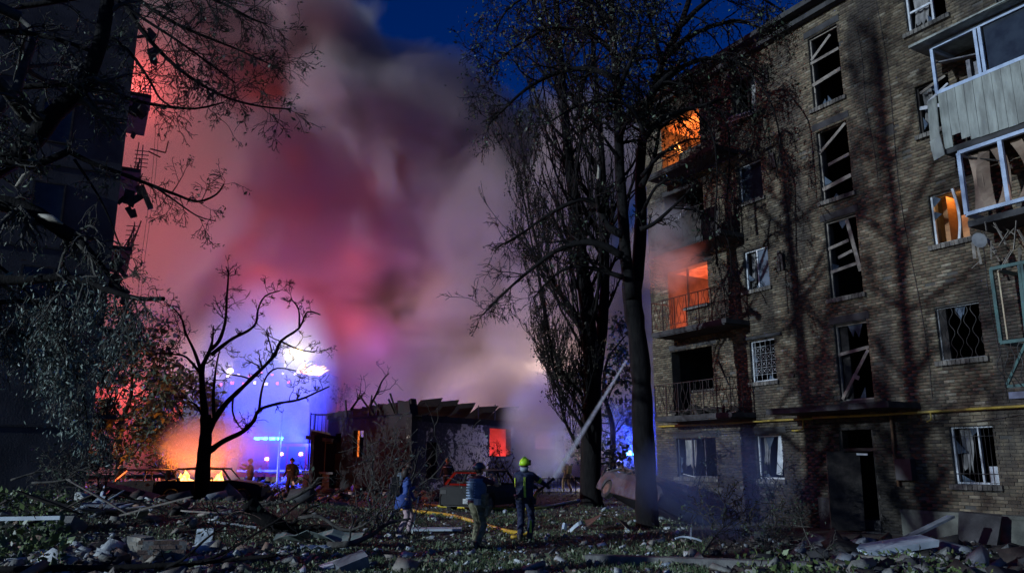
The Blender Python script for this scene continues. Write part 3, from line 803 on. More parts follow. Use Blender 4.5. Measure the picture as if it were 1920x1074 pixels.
def sprout(mb, pts, rad, count, L, P, tips, t0=.2, up=0.0, out_=None):
    """shoots thrown off along a traced limb"""
    N = len(pts)
    for _ in range(count):
        t = random.uniform(t0, 1.0); i = min(N-2, int(t*(N-1)))
        q = pts[i].lerp(pts[i+1], random.random()); d = (pts[i+1]-pts[i]).normalized()
        ax = d.orthogonal().normalized(); ax.rotate(Quaternion(d, random.uniform(0,2*PI)))
        nd = d.copy(); nd.rotate(Quaternion(ax, random.uniform(.5,1.3))); nd.z += up
        if out_ is not None: nd = nd + out_*random.uniform(.2,.8)
        grow(mb, q, nd, L*random.uniform(.5,1.3), max(P['rmin'], rad[i]*.42), 0, P, tips)
def leaves(name, tips, count, size, m, parent, spread=.15, aspect=.5, droop=.3, jit=None):
    T = np.array([tuple(t) for t in tips]); 
    idx = RNG.integers(0, len(T), count)
    P_ = T[idx] + RNG.normal(0, spread, (count,3))
    v, f = leaf_arrays(P_, size, aspect, droop)
    o = parent.location
    v = v - np.array((o.x,o.y,o.z))
    ob = link(name, np_mesh(name, v, f, m), parent); ob['kind'] = 'stuff'
    return ob
def finish(name_mb, root):
    o_ = root.location
    for nm, mb, m in name_mb:
        mb.v = [(x-o_.x, y-o_.y, z-o_.z) for x,y,z in mb.v]
        mb.build(nm, m, root, smooth=True)

# ---- the big two-stemmed tree in front of the block
random.seed(3)
root = thing('broadleaf_tree', 'tall dark two stemmed tree standing in front of the burning flats', 'tree', on_ground(1214,988))
Yb = root.location.y
tk, cr, tips = MB(), MB(), []
line = limb_line([(1216,1003),(1213,960),(1211,900),(1205,800),(1203,720),(1196,640),(1187,575),(1184,530)], Yb, 0)
limb(tk, line, .31, .26, 14, .10)
for a in np.linspace(0,2*PI,7)[:-1]:
    tk.tube([line[2]+Vector((math.cos(a)*.1,math.sin(a)*.1,0)), line[1]+Vector((math.cos(a)*.24,math.sin(a)*.24,-.05)), line[0]+Vector((math.cos(a)*.6,math.sin(a)*.6,-.12))],[.2,.15,.06],7)
PT = dict(seg=8, wob=.20, up=[-.02,-.05,-.08,-.1], n=[5,4,3,3], kids=[5,4,3], len=[.55,.55,.5], ang=.75, rr=.5, rmin=.0075, lev=3, taper=.3)
PL = dict(PT, lev=2, kids=[5,4])
PD = dict(PT, up=[-.16,-.22,-.2,-.2], lev=2, kids=[4,3], seg=10)
def L_(px, Y, r0, r1, n=7, jit=.5):
    pts = limb_line(px, Y, jit); return pts, limb(tk, pts, r0, r1, n)
sl = L_([(1184,560),(1174,490),(1168,400),(1162,320),(1160,240),(1157,170),(1150,80),(1146,0),(1140,-80)], Yb-.2, .20, .09, 10, .1)
sr = L_([(1188,560),(1197,490),(1202,400),(1200,320),(1207,250),(1219,190),(1242,120),(1275,50),(1305,-40)], Yb+.3, .23, .08, 10, .1)
for px,Y,r0,cnt,L0,PP in (
    ([(1168,440),(1140,425),(1122,388),(1095,374),(1060,385),(1020,408),(975,440),(935,462)], Yb-.8, .13, 16, 1.1, PL),
    ([(1124,395),(1118,360),(1122,335)], Yb-.8, .09, 3, .6, PL),
    ([(1166,480),(1130,460),(1090,455),(1040,472),(990,510),(950,545),(905,590)], Yb-1.4, .12, 18, 1.1, PL),
    ([(1168,520),(1120,505),(1070,500),(1030,525),(1000,560)], Yb-.4, .09, 10, .9, PL),
    ([(1161,300),(1135,262),(1122,244)], Yb-.4, .07, 4, .8, PL),
    ([(1203,350),(1225,300),(1236,240),(1232,215)], Yb+.2, .11, 5, .9, PL),
    ([(1208,260),(1240,225),(1290,205),(1330,195),(1370,185),(1415,210)], Yb-.6, .10, 14, 1.1, PD),
    ([(1204,330),(1240,290),(1290,262),(1325,262)], Yb-1.0, .07, 6, .7, PL),
    ([(1204,400),(1230,350),(1265,338),(1292,345)], Yb-1.0, .06, 6, .6, PL),
    ([(1200,430),(1225,420),(1260,390),(1290,360),(1310,330)], Yb-.8, .08, 6, .8, PL),
    ([(1155,150),(1110,130),(1050,135),(990,165),(945,205),(915,235)], Yb-1.2, .11, 18, 1.2, PL),
    ([(1152,100),(1100,60),(1030,55),(970,85),(930,120)], Yb+.4, .10, 18, 1.3, PT),
    ([(1148,40),(1090,0),(1010,-15),(950,20),(930,60)], Yb-.6, .10, 18, 1.4, PT),
    ([(1225,170),(1270,130),(1330,110),(1390,120),(1440,150)], Yb-1.0, .11, 18, 1.3, PD),
    ([(1250,100),(1310,60),(1380,40),(1440,60),(1490,90)], Yb+.0, .10, 18, 1.3, PD),
    ([(1275,50),(1330,0),(1390,-20),(1450,10),(1480,30)], Yb-.6, .09, 16, 1.3, PT),
    ([(1242,120),(1225,60),(1210,0),(1190,-60)], Yb-.4, .09, 16, 1.3, PT),
    ([(1157,170),(1185,110),(1200,50),(1180,0)], Yb-1.2, .08, 16, 1.2, PT),
    ([(1150,80),(1120,20),(1080,-40)], Yb+.6, .08, 14, 1.3, PT),
    ([(1207,250),(1180,200),(1130,190),(1080,200),(1030,230)], Yb-1.4, .07, 14, 1.1, PL),
    ([(1330,196),(1362,230),(1368,300),(1362,380)], Yb-1.2, .035, 8, 1.0, PD),
    ([(1300,205),(1335,250),(1345,330),(1340,420),(1345,500)], Yb-1.6, .03, 11, 1.1, PD),
    ([(1390,122),(1440,180),(1462,260),(1455,330)], Yb-1.4, .03, 7, 1.0, PD),
    ([(1260,390),(1320,400),(1365,450),(1372,540)], Yb-1.3, .03, 9, 1.0, PD)):
    pts, rad = L_(px, Y, r0, .02)
    sprout(cr, pts, rad, int(cnt*1.25), L0, PP, tips, .15)
for pts, rad in (sl, sr): sprout(cr, pts, rad, 36, 1.6, PT, tips, .45)
finish([('trunk', tk, bark_dk), ('crown', cr, bark_dk)], root)
leaves('leaves', tips, 5200, .075, leaf_gn, root, .10)
hi = [t for t in tips if t.z > 10.5]
leaves('leaves', hi, 14000, .085, leaf_br, root, .25)
sw = MB(); sw.tube([at(1122,336,Yb-.8), at(1123,318,Yb-.8), at(1121,308,Yb-.8)],[.06,.04,.004],5); finish([('split_stub', sw, split_wood)], root)

# ---- poplar behind it
random.seed(8)
root = thing('poplar_tree', 'slender upright poplar with sweeping vertical branches beside the water jet', 'tree', on_ground(1108,948))
Yp = root.location.y
tk, cr, tips = MB(), MB(), []
line = limb_line([(1110,952),(1107,900),(1109,800),(1111,720),(1106,640),(1098,560),(1088,470),(1078,390),(1066,300),(1056,180),(1046,60),(1040,-60)], Yp, 0)
limb(tk, line, .50, .12, 12, .08)
l2 = limb_line([(1111,730),(1125,650),(1133,560),(1135,450),(1130,320),(1122,200),(1110,60)], Yp+.3, .1); limb(tk, l2, .3, .08, 9)
PP = dict(seg=12, wob=.09, up=[.10,.12,.12], n=[4,3,3], kids=[6,4], len=[.5,.5], ang=.38, rr=.5, rmin=.010, lev=2, taper=.25)
for i in range(66):
    src = line if random.random() < .68 else l2
    t = random.uniform(.16,.92); k = int(t*(len(src)-1)); q = src[k]
    a = random.uniform(0,2*PI)
    if random.random() < .5: a = PI + random.gauss(0,.6)
    zfac = 1-abs(t-.5)*.7
    grow(cr, q, (math.cos(a)*(.42 if t < .35 else .70), math.sin(a)*.6, .85), random.uniform(4.2,8.0)*zfac*(.6 if t < .3 else 1), .10*zfac, 0, PP, tips)
for px in ([(1095,800),(1065,760),(1040,700),(1030,640),(1020,560),(1000,470),(985,380)],[(1092,740),(1050,690),(1025,610),(1010,520),(992,430),(975,330)],[(1085,840),(1060,790),(1048,740),(1040,690)],[(1085,600),(1030,520),(1000,430),(985,330),(975,240)]):
    pts = limb_line(px, Yp-.8, .5); rad = limb(cr, pts, .08, .02, 5); sprout(cr, pts, rad, 24, 2.2, PP, tips, .1, .5)
finish([('trunk', tk, bark_dk), ('crown', cr, bark_dk)], root)
leaves('leaves', tips, 11000, .085, leaf_br, root, .12)

# ---- bare scorched tree in front of the burning cars
random.seed(14)
root = thing('bare_tree', 'leafless scorched tree with crooked limbs in front of the burning car', 'tree', on_ground(383,900))
Ys = 31.0; b0 = at(383,905,Ys); root.location = (b0.x, Ys, ground_z(b0.x, Ys))
tk, cr, tips = MB(), MB(), []
PB = dict(seg=8, wob=.30, up=[.05,.04,.02], n=[5,4,3], kids=[4,3], len=[.6,.55], ang=.75, rr=.5, rmin=.011, lev=2, taper=.3)
limb(tk, [root.location+Vector((0,0,-.1))]+limb_line([(380,888),(383,848),(386,812),(386,778)], Ys, 0), .30, .21, 10)
for px,r0,cnt in (([(386,790),(378,699),(390,665),(398,640),(400,610)],.17,5),([(394,655),(410,640),(422,605),(425,560),(428,515),(424,500)],.09,10),
    ([(388,815),(400,790),(422,758),(445,735),(467,714),(512,669),(527,639),(561,615),(576,585),(601,590)],.16,10),
    ([(388,850),(405,836),(424,824),(457,808),(476,788),(486,768),(522,756),(561,749),(596,734),(618,724)],.13,10),
    ([(383,785),(368,760),(353,752)],.07,3),([(380,705),(350,670),(325,664),(295,662)],.07,6),
    ([(396,665),(415,650),(437,634),(465,620),(480,605),(484,580),(497,555),(525,545)],.09,9),
    ([(380,705),(365,660),(348,624),(338,592),(310,566)],.09,10),([(470,711),(452,705),(425,700),(415,690)],.04,4),
    ([(402,790),(400,740),(405,690),(412,655)],.09,5),([(437,745),(436,770),(443,790),(455,806)],.05,2),([(512,669),(505,640),(500,625)],.04,4),
    ([(527,640),(560,655),(590,660)],.045,6),([(486,768),(490,735),(500,705),(520,690),(555,695)],.06,5),([(561,615),(560,580),(545,560)],.05,5)):
    pts = limb_line(px, Ys, .35); rad = limb(tk, pts, r0, .022, 6, .10); sprout(cr, pts, rad, cnt, .75, PB, tips, .3, .2)
finish([('trunk', tk, bark_char), ('crown', cr, bark_char)], root)
leaves('leaves', tips, 60, .10, leaf_br, root, .05)

# ---- the torn tree at the left edge
random.seed(23)
root = thing('torn_tree', 'blast torn leafy tree with snapped limbs reaching in over the left rubble', 'tree', (-9.6,11.2,ground_z(-9.6,11.2)))
tk, cr, tips = MB(), MB(), []; tl = []
limb(tk, [Vector((-9.6,11.2,-.1)),Vector((-9.5,11.25,2.0)),Vector((-9.5,11.3,4.5)),Vector((-9.35,11.4,7.0)),Vector((-9.1,11.6,10)),Vector((-8.6,12,13)),Vector((-8.4,12.2,16))], .42, .12, 12)
PW = dict(seg=8, wob=.22, up=[-.02,-.05,-.08], n=[4,3,3], kids=[5,4], len=[.6,.5], ang=.7, rr=.5, rmin=.005, lev=2, taper=.3)
PH = dict(PW, up=[-.2,-.22,-.2])
for px,Y,r0,r1,cnt,L0,PPx in (
    ([(-180,420),(-60,345),(40,285),(100,215),(150,165),(185,90),(200,10),(205,-60)],11.8,.20,.09,14,.9,PW),
    ([(-150,395),(-40,380),(20,385),(70,402),(120,435),(165,455)],11.6,.16,.10,12,.8,PH),
    ([(150,450),(185,490),(215,530),(245,560)],11.6,.05,.02,6,.6,PW),
    ([(-150,540),(-30,525),(50,526),(105,520),(160,528),(215,548),(260,560),(308,560)],11.9,.10,.03,16,.8,PH),
    ([(240,555),(232,590),(215,640),(205,680)],11.9,.03,.012,5,.5,PH),
    ([(125,282),(170,305),(225,325),(290,350),(330,365),(370,378),(405,365),(420,345)],12.2,.05,.012,9,.6,PW),
    ([(290,350),(330,378),(370,405),(405,415)],12.2,.02,.008,3,.4,PW),
    ([(140,300),(180,360),(205,410),(225,460),(245,485)],12.0,.025,.008,4,.5,PH),
    ([(-100,195),(0,168),(100,160),(185,160),(240,185),(300,198),(365,204),(420,192)],12.4,.07,.014,14,.7,PW),
    ([(240,20),(280,75),(330,125),(380,160),(430,185),(490,200),(545,205)],12.6,.045,.012,18,.7,PW),
    ([(190,60),(240,95),(280,150),(300,185),(330,205)],12.2,.035,.012,10,.6,PW),
    ([(-60,20),(60,10),(180,-10),(300,-20),(400,0),(470,35),(500,45)],12.6,.07,.014,26,.9,PW),
    ([(210,-40),(280,15),(340,50),(400,75),(450,95),(515,125)],12.4,.045,.012,22,.8,PW),
    ([(100,-60),(200,-10),(260,30),(330,75),(400,125),(440,155)],12.0,.04,.012,18,.8,PW),
    ([(-80,70),(20,60),(110,75),(180,100)],12.0,.06,.03,14,.9,PW),
    ([(-80,280),(-10,290),(60,310),(130,283)],11.5,.09,.05,8,.6,PW),
    ([(-120,600),(-20,570),(60,565),(130,580),(190,610)],12.2,.06,.015,22,.7,PH),
    ([(-100,640),(0,620),(80,640),(150,660)],12.4,.045,.012,20,.7,PH),
    ([(60,560),(110,640),(150,720),(165,800)],12.4,.03,.01,16,.6,PH),
    ([(-60,480),(0,500),(60,560),(110,640),(130,700)],12.1,.035,.01,14,.6,PH)):
    pts = limb_line(px, Y, .3); rad = limb(tk, pts, r0, r1, 7)
    lt = []; sprout(cr, pts, rad, int(cnt*1.25), L0, PPx, lt, .12); (tl if px[0][1] > 460 else tips).extend(lt)
crown_tips = []
for i in range(16):
    q = Vector((-9.3+random.gauss(0,.5), 11.6, random.uniform(6,15)))
    grow(cr, q, (random.uniform(-.9,.5), random.gauss(0,.8), .5), random.uniform(2.5,5), .1, 0, PT, crown_tips)
finish([('trunk', tk, bark_dk), ('crown', cr, bark_gy)], root)
leaves('leaves', tips, 4600, .055, leaf_gn, root, .05, .42, .5)
leaves('leaves', tl, 8500, .062, leaf_wil, root, .10, .30, 1.4)
leaves('leaves', crown_tips, 2500, .09, leaf_gn, root, .1)
for a,b,r in (((72,403),(118,420),.06),((88,300),(112,288),.05),((30,350),(62,318),.05)):
    sw = MB(); p,q = at(*a,11.5),at(*b,11.5); sw.tube([p,p.lerp(q,.5)+Vector((0,0,.02)),q],[.02,r,.012],6); finish([('split_stub', sw, split_wood)], root)

# ---- a bare tree just outside the frame whose shadow rakes the brick wall
random.seed(29)
root = thing('bare_tree', 'tall bare tree left of the torn one, its shadow thrown on the brick block', 'tree', (-12.2,5.8,ground_z(-12.2,5.8)))
tk, cr, tips = MB(), MB(), []
tl_ = smooth_line([Vector((-12.2,5.8,-.1)),Vector((-12.1,5.9,4)),Vector((-12.3,6.0,8)),Vector((-12.0,6.1,13)),Vector((-12.2,6.0,19))]); limb(tk, tl_, .45, .08, 10)
for i in range(34):
    q = tl_[int(random.uniform(.3,.98)*(len(tl_)-1))]; a = random.uniform(0,2*PI); grow(cr, q, (math.cos(a)*.6,math.sin(a)*.8,.7), random.uniform(2.5,5.5), .10, 0, PT, tips)
finish([('trunk', tk, bark_dk), ('crown', cr, bark_dk)], root)
leaves('leaves', tips, 2500, .09, leaf_gn, root, .12)

# ---- leafy trees beyond the rubble, and in the gap beside the block
def leafy(name, label, x, y, h, w, m, seed, count, size=.22, z0=.18, grp=None, bare=False):
    random.seed(seed); root = thing(name, label, 'tree', (x,y,0), 0, grp); tk, tips = MB(), []
    trunk_ = smooth_line([Vector((x+random.gauss(0,.15)*i*.5, y, h*t)) for i,t in enumerate((0,.2,.4,.6,.8,.95))])
    limb(tk, trunk_, .03*h**.95, .03, 8)
    PP_ = dict(PT, lev=2, kids=[5,3], rmin=.012, n=[4,3,3], up=[.05,.02,.0])
    for i in range(17):
        t = random.uniform(z0,.95); q = trunk_[int(t*(len(trunk_)-1))]; a = random.uniform(0,2*PI)
        grow(tk, q, (math.cos(a),math.sin(a),.45), w*(1.15-.6*abs(t-.5))*random.uniform(.7,1.1), .05, 0, PP_, tips)
    finish([('trunk', tk, bark_dk)], root)
    P_ = np.array([tuple(t) for t in tips]); cl = P_[RNG.integers(0,len(P_),max(6,count//14))]
    pp = cl[RNG.integers(0,len(cl),count)] + RNG.normal(0,.30,(count,3))
    v,f = leaf_arrays(pp, size, .6, .3); o = root.location
    link('crown', np_mesh('crown', v-np.array((o.x,o.y,o.z)), f, m), root)
def X_(u, Y): return at(u, 860, Y).x
leafy('leafy_tree','dense dark tree rising beside the left building beyond the rubble',X_(225,40),40,8.2,3.0,leaf_gn,31,5200,grp=None)
leafy('leafy_tree','yellow green tree catching lamp light left of the scorched tree',X_(318,46),46,7.0,2.8,leaf_yl,32,5200)
leafy('leafy_tree','low pale green tree partly veiled by smoke behind the scorched tree',X_(425,56),56,5.6,2.2,leaf_yl,33,2600)
leafy('leafy_tree','dark bushy tree at the foot of the left building',X_(150,36),36,6.0,2.4,leaf_gn,34,3600)
leafy('leafy_tree','dim tree in the gap between the poplar and the two stemmed tree',X_(1150,46),46,9.5,2.6,leaf_gn,35,3000)
leafy('leafy_tree','lamp lit yellow green tree behind the blue beacon vehicle',X_(1172,62),62,5.6,2.2,leaf_yl,36,3600,z0=.05)
leafy('leafy_tree','faint tree behind the left end of the burnt house',X_(640,72),72,8.0,2.0,leaf_br,37,900)
# ================================================================ the damaged block on the left (gable end towards us)
LB = Vector((-12.75, 25.0, 0))
lblock = thing('apartment_building', 'dark apartment block at the left edge with shredded balconies along its corner', 'building', LB, R(28.5))
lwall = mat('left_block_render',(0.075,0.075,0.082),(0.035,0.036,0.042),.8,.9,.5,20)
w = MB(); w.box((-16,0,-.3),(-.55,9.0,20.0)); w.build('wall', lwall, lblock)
random.seed(41)
w = MB()
for i in range(5):
    w.box((-15.9,-.03,2.75+2.8*i),(-.6,-.002,2.82+2.8*i))
w.build('floor_band', conc_dk, lblock)
for (x,z,ww,hh) in ((-2.55,9.2,.75,1.3),(-2.55,6.4,.75,1.3),(-2.6,12.0,.75,1.3)):
    e = bpy.data.objects.new('window', None); C.objects.link(e); e.parent = lblock; e.location = (x,0,z)
    MB().box((-.4,-.035,-.02),(ww-.35,-.003,hh)).build('pane', glass, e)
    f = MB(); [f.box(*b) for b in (((-.46,-.06,-.08),(-.401,-.002,hh+.06)),((ww-.349,-.06,-.08),(ww-.29,-.002,hh+.06)),((-.4,-.058,-.08),(ww-.35,-.002,-.021)),((-.4,-.058,hh+.001),(ww-.35,-.002,hh+.06)))]
    f.build('frame', wood_dk, e)
for k in range(6):
    z0 = 2.8*k+.25
    b_ = MB()
    b_.box((-.549,.3,z0),(random.uniform(-.02,.14),4.0,z0+.14))
    b_.build('balcony_slab', conc_dk, lblock)
    f = MB()
    for i in range(8): f.bar((-.10+random.uniform(-.2,.22),.35+i*.4,z0+.14),(-.02+random.uniform(-.25,.28),.35+i*.4+random.uniform(-.2,.2),z0+random.uniform(.7,1.25)),.03)
    for j in (.45,1.02): f.bar((.02,.3,z0+j),(.06+random.uniform(-.2,.2),3.8,z0+j),.035)
    for i in range(5): f.bar((-.2,.3+i*.2,z0+.2+i*.22),(.25*random.random()+.02,.3+i*.2,z0+.24+i*.22),.025)
    f.build('balcony_railing', iron, lblock)
    for i in range(7):
        p = (random.uniform(-.5,.1),random.uniform(.1,.6),z0+random.uniform(1.2,2.7)); MB().obox(p,(random.uniform(.1,.4),.06,random.uniform(.1,.6)),(0,random.uniform(-.8,.8),random.random())).build('torn_cladding', wood_dk, lblock)
MB().obox((.28,.1,10.55),(.16,.16,.85),(0,-.45,0)).build('hanging_gutter', wood_dk, lblock)
MB().bar((.25,.2,12.35),(.75,.2,12.3),.04).bar((.75,.2,12.3),(.80,.2,12.75),.04).bar((.2,.2,12.25),(.6,.2,12.1),.04).build('bent_bracket', mat('rust_iron',(.16,.07,.04),(.08,.04,.03),6,.8), lblock)
cb_ = MB(); [cb_.tube([(x0+.1*t+.05*math.sin(t*7), .0, 13.5-9*t) for t in np.linspace(0,1,14)], .008, 4) for x0 in (.32,.42)]
cb_.build('loose_cable', iron, lblock)

# ================================================================ burnt single-storey house
char = mat('charred_wall',(0.016,0.014,0.015),(0.007,0.006,0.007),1.5,.95,.6,12)
def plaster_mat():
    def ex(g, col):
        p = g.pos()
        k0 = g.n('ShaderNodeVectorMath', operation='DISTANCE'); g.put(k0.inputs[0], p); k0.inputs[1].default_value = tuple(H0 + Vector((.547,.837,0))*5.6 + Vector((0,0,2.6)))
        n = g.math('ADD', g.noise(p, 0.95, 6.0, 0.68, .5), g.rng(k0.outputs['Value'], 1.0, 2.8, .10, -.09))
        k = g.rng(n, .50, .53); c = g.mix(k, (0.024,0.021,0.021), (0.33,0.29,0.22))
        return g.mix(g.rng(g.noise(p, 5.0, 4.0, .7), .52, .60), c, (0.05,.045,.042))
    return mat('flaking_plaster',(0.3,.3,.3),rough=.95,bump=.6,bscale=14,extra=ex,spec=.2)
H0 = Vector((-5.5, 43.0, 0)); HA = math.atan2(.837,.547)
house = thing('burnt_house', 'low burnt out house with curled roof sheets and red glowing windows', 'house', H0, HA)
# local x runs along the right facade, away from us; local y points to the left of it (behind)
def hloc(u, v):
    d = ray(u,v); ex_ = Vector((math.cos(HA),math.sin(HA),0)); ey_ = Vector((-ex_.y,ex_.x,0))
    t = H0.dot(ey_)/d.dot(ey_); p = Vector((0,0,EYE))+d*t; return (p-H0).dot(ex_), p.z
HL, HZ = 17.0, 4.05
hol = []
for (u0,v0,u1,v1,nm) in ((918,797,958,855,'red'),(1003,803,1041,842,'dim'),(800,828,818,897,'dr')):
    a,zt = hloc(u0,v0); b,zb = hloc(u1,v1); hol.append((a,b,max(zb,0.02),min(zt,3.7),nm))
w = MB(); wall_with_holes(w, 0, HL, -.1, HZ, hol, 0.0, .4); w.build('facade', plaster_mat(), house)
cor = at(612,860,50.0); lv = Vector((cor.x,50.0,0)) - H0
ex_ = Vector((math.cos(HA),math.sin(HA),0)); ey_ = Vector((-ex_.y,ex_.x,0))
lx, ly = lv.dot(ex_), lv.dot(ey_); LG = math.hypot(lx,ly); la = math.atan2(ly,lx)
g_ = bpy.data.objects.new('gable_wall', None); C.objects.link(g_); g_.parent = house; g_.rotation_euler = (0,0,la)
def gl(u,v):
    ax = (ex_*math.cos(la)+ey_*math.sin(la)); ay = Vector((-ax.y,ax.x,0)); d = ray(u,v); t = H0.dot(ay)/d.dot(ay); p = Vector((0,0,EYE))+d*t; return (p-H0).dot(ax), p.z
gh = []
for (u0,v0,u1,v1) in ((682,806,661,856),(640,812,628,850)):
    a,zt = gl(u0,v0); b,zb = gl(u1,v1); gh.append((a,b,zb,zt,''))
w = MB(); wall_with_holes(w, 0.0, LG, -.1, 4.3, gh, -.4, .4); w.build('brickwork_shell', char, g_)
w = MB(); w.add([(0,-.42,4.25),(LG,-.42,4.25),(LG,-.42,4.62),(.2,-.42,4.95),(0,.1,4.25),(LG,.1,4.25),(LG,.1,4.62),(.2,.1,4.95)],((0,1,2,3),(5,4,7,6),(3,2,6,7),(0,4,5,1),(0,3,7,4),(1,5,6,2)))
w.build('fascia', char, g_)
a,b,zb,zt = gh[0][0],gh[0][1],gh[0][2],gh[0][3]
MB().box((b-.12,-.36,zb),(b-.004,-.3,zt)).build('glowing_jamb', emit('ember_orange',(1.0,.22,.04),.9,(.15,.03,.01),9.0), g_)
random.seed(55)
for i in range(9):
    x = .3+i*LG/9.3+random.uniform(-.2,.2); h_ = 4.92-.3*x/LG
    MB().obox((x,-.2+random.uniform(-.1,.1),h_-.02),(random.uniform(.15,.8),.34,random.uniform(.08,.34)),(0,random.uniform(-.35,.35),0)).build('broken_coping', char, g_)
for i in range(7):
    x = random.uniform(.5,LG-.5); MB().bar((x,.15,4.3),(x+random.uniform(-.9,.9),random.uniform(.2,.8),random.uniform(4.9,5.6)),.07,.10).build('rafter_stub', wood_dk, g_)
for i in range(6):
    x = random.uniform(.4,LG-.6); z = random.uniform(3.0,4.3); MB().sheet([[(x+.25*j+.05*k,-.47-.08*k*random.random(),z-.3*k) for j in range(3)] for k in range(4)],.015).build('peeling_sheet', char, g_)
# roof: joists, curled sheets
random.seed(51)
tin = mat('burnt_tin',(0.008,0.008,0.009),(0.004,0.004,0.005),3,.9,.3,spec=.1)
xx = .2
for i in range(9):
    wd = random.uniform(1.5,2.7); rise = random.uniform(.75,1.2)*(1.2 if i < 1 else 1)*(.5 if i > 5 else 1)
    rows = []
    for j in range(5):
        t = j/4; rows.append([(xx+wd*s, -.55+1.6*t, HZ+.02+.55*t*0.4+rise*(s**2.2)*(1-.25*t)+.05*math.sin(5*s+i)) for s in np.linspace(0,1,7)])
    m_ = MB(); m_.sheet(rows, .03); m_.sheet([[(xx+wd*s,-.56,HZ-.25) for s in (0,1)],[(xx+wd*s,-.56,HZ+.10) for s in (0,1)]],.03)
    m_.build('curled_roof_sheet', tin, house); xx += wd*.92
    if xx > HL-1: break
for i in range(9):
    MB().bar((1.0+i*1.8,-.1,HZ+.02),(1.0+i*1.8,5.0,HZ+.5),.09,.16).build('joist', wood_dk, house)
for x,h_ in ((5.8,.95),(7.6,1.1),(12.6,1.0)): MB().bar((x,-.3,HZ),(x+.05,-.3,HZ+h_),.05).build('antenna_pole', iron, house)
w = MB(); w.box((0.41,8.0,-.1),(HL,8.3,3.2)); w.box((HL-.3,.41,-.1),(HL,7.99,3.6)); w.box((.45,.42,-.05),(HL-.31,7.98,.05)); w.build('rear_wall', char, house)
redroom = mat('red_lit_plaster',(.5,.38,.33),(.36,.26,.22),2,.9)
for a,b,zb,zt,nm in hol[:2]:
    r = MB(); y = 2.6; s0,s1 = a-.5,b+.5
    r.quad((s0,y,.06),(s1,y,.06),(s1,y,3.9),(s0,y,3.9)); r.quad((s0,.402,.06),(s0,y,.06),(s0,y,3.9),(s0,.402,3.9)); r.quad((s1,.402,.06),(s1,.402,3.9),(s1,y,3.9),(s1,y,.06)); r.quad((s0,.402,3.9),(s0,y,3.9),(s1,y,3.9),(s1,.402,3.9))
    r.build('burning_room', redroom, house)
def hworld(x,y,z): return H0 + ex_*x + ey_*y + Vector((0,0,z))
a,b,zb,zt,nm = hol[0]
lamp('fire_or_fill_light', hworld((a+b)/2, 1.2, 1.0), 260, (1.0,.07,.07), .3)
lamp('fire_or_fill_light', hworld((hol[1][0]+hol[1][1])/2, 1.3, 1.3), 100, (1.0,.10,.09), .3)
f = MB(); [flame_mesh(f, (random.uniform(a-.3,b+.3), random.uniform(1.6,2.3), .1), random.uniform(.9,1.9), .16) for _ in range(10)]
o = f.build('flames', emit('flame_crimson',(1.0,.06,.05),1.2,(1.0,.14,.12),4.0), None, H0, smooth=True); o.rotation_euler = (0,0,HA); tag(o,'red flames inside the right window of the low burnt house','fire')
# snapped boughs lying over its roof
random.seed(52)
for lab,px in (('bare forked bough sticking up left of the house ridge',[(658,768),(672,748),(684,735)]),('bare curling bough rising over the middle of the house gable',[(694,760),(706,738),(716,715),(728,700)])):
    root = thing('broken_bough', lab, 'branch', at(px[0][0],px[0][1]+3,46.5)); m_ = MB()
    pts = limb_line(px, 46.5, .2); rad = limb(m_, pts, .09, .03, 6); tp = []
    sprout(m_, pts, rad, 5, 1.3, dict(PB,lev=1,kids=[3]), tp, .2, .4); finish([('bough', m_, bark_char)], root)
# wrecked porch frame at its left end
root = thing('porch_frame', 'wrecked metal porch frame with sagging platform at the left end of the burnt house', 'frame', (at(597,900,49).x,49,0))
f = MB()
for x in (-.55,.45):
    for y in (-.5,.6): f.bar((x,y,0),(x,y,4.6 if x < 0 else 3.2),.07)
for z in (2.75,4.5): f.bar((-.55,-.5,z),(.9,-.5,z),.05); f.bar((-.55,.6,z),(.9,.6,z),.05)
for i in range(4): f.bar((-.35+i*.25,-.5,2.8),(-.35+i*.25,-.5,4.5),.03)
f.bar((-.55,-.5,.4),(.45,-.5,1.9),.05)
f.build('post', iron, root)
MB().obox((.1,0,3.0),(1.7,1.5,.22),(.0,.12,0)).obox((.0,-.2,3.3),(1.2,.8,.3),(.2,.2,.4)).build('platform', wood_dk, root)
MB().obox((0,-.1,.45),(1.6,1.0,.9)).obox((.1,-.2,1.0),(1.9,1.3,.12),(0,.05,0)).build('step_block', conc, root)

# ================================================================ far burning block, half lost in the smoke
FB = Vector((X_(505,66), 66, 0))
far = thing('apartment_building', 'far apartment block wrapped in smoke with embers along its upper windows', 'building', FB, R(-6))
w = MB(); w.box((-8,0,0),(3.2,7,9.3)); w.build('wall', mat('far_wall',(.24,.23,.24),(.10,.10,.11),.9,.95), far)
w = MB(); random.seed(9)
for i in range(14): w.obox((-7.6+i*.8,.3,9.3+random.uniform(0,.35)),(random.uniform(.4,.8),.3,random.uniform(.3,1.1)),(0,random.uniform(-.2,.2),0))
tag(w.build('broken_parapet', char, far), kind='stuff')
emb = [emit('ember_red',(1.0,.10,.06),5.0), emit('ember_white',(1.0,.75,.55),7.0)]
for i in range(15):
    x = -5.2+i*.50; z = (8.0 if i % 2 else 8.85)+random.uniform(-.15,.15)
    e = bpy.data.objects.new('window', None); C.objects.link(e); e.parent = far; e.location = (x,0,z)
    MB().box((-.22,-.06,-.3),(.22,-.002,.3)).build('frame', wood_dk, e)
    MB().obox((0,-.09,0),(.20 if i%3 else .3,.03,.14+.1*(i%2))).build('ember', emb[(i*7)%5 > 2], e)
f = MB(); random.seed(6)
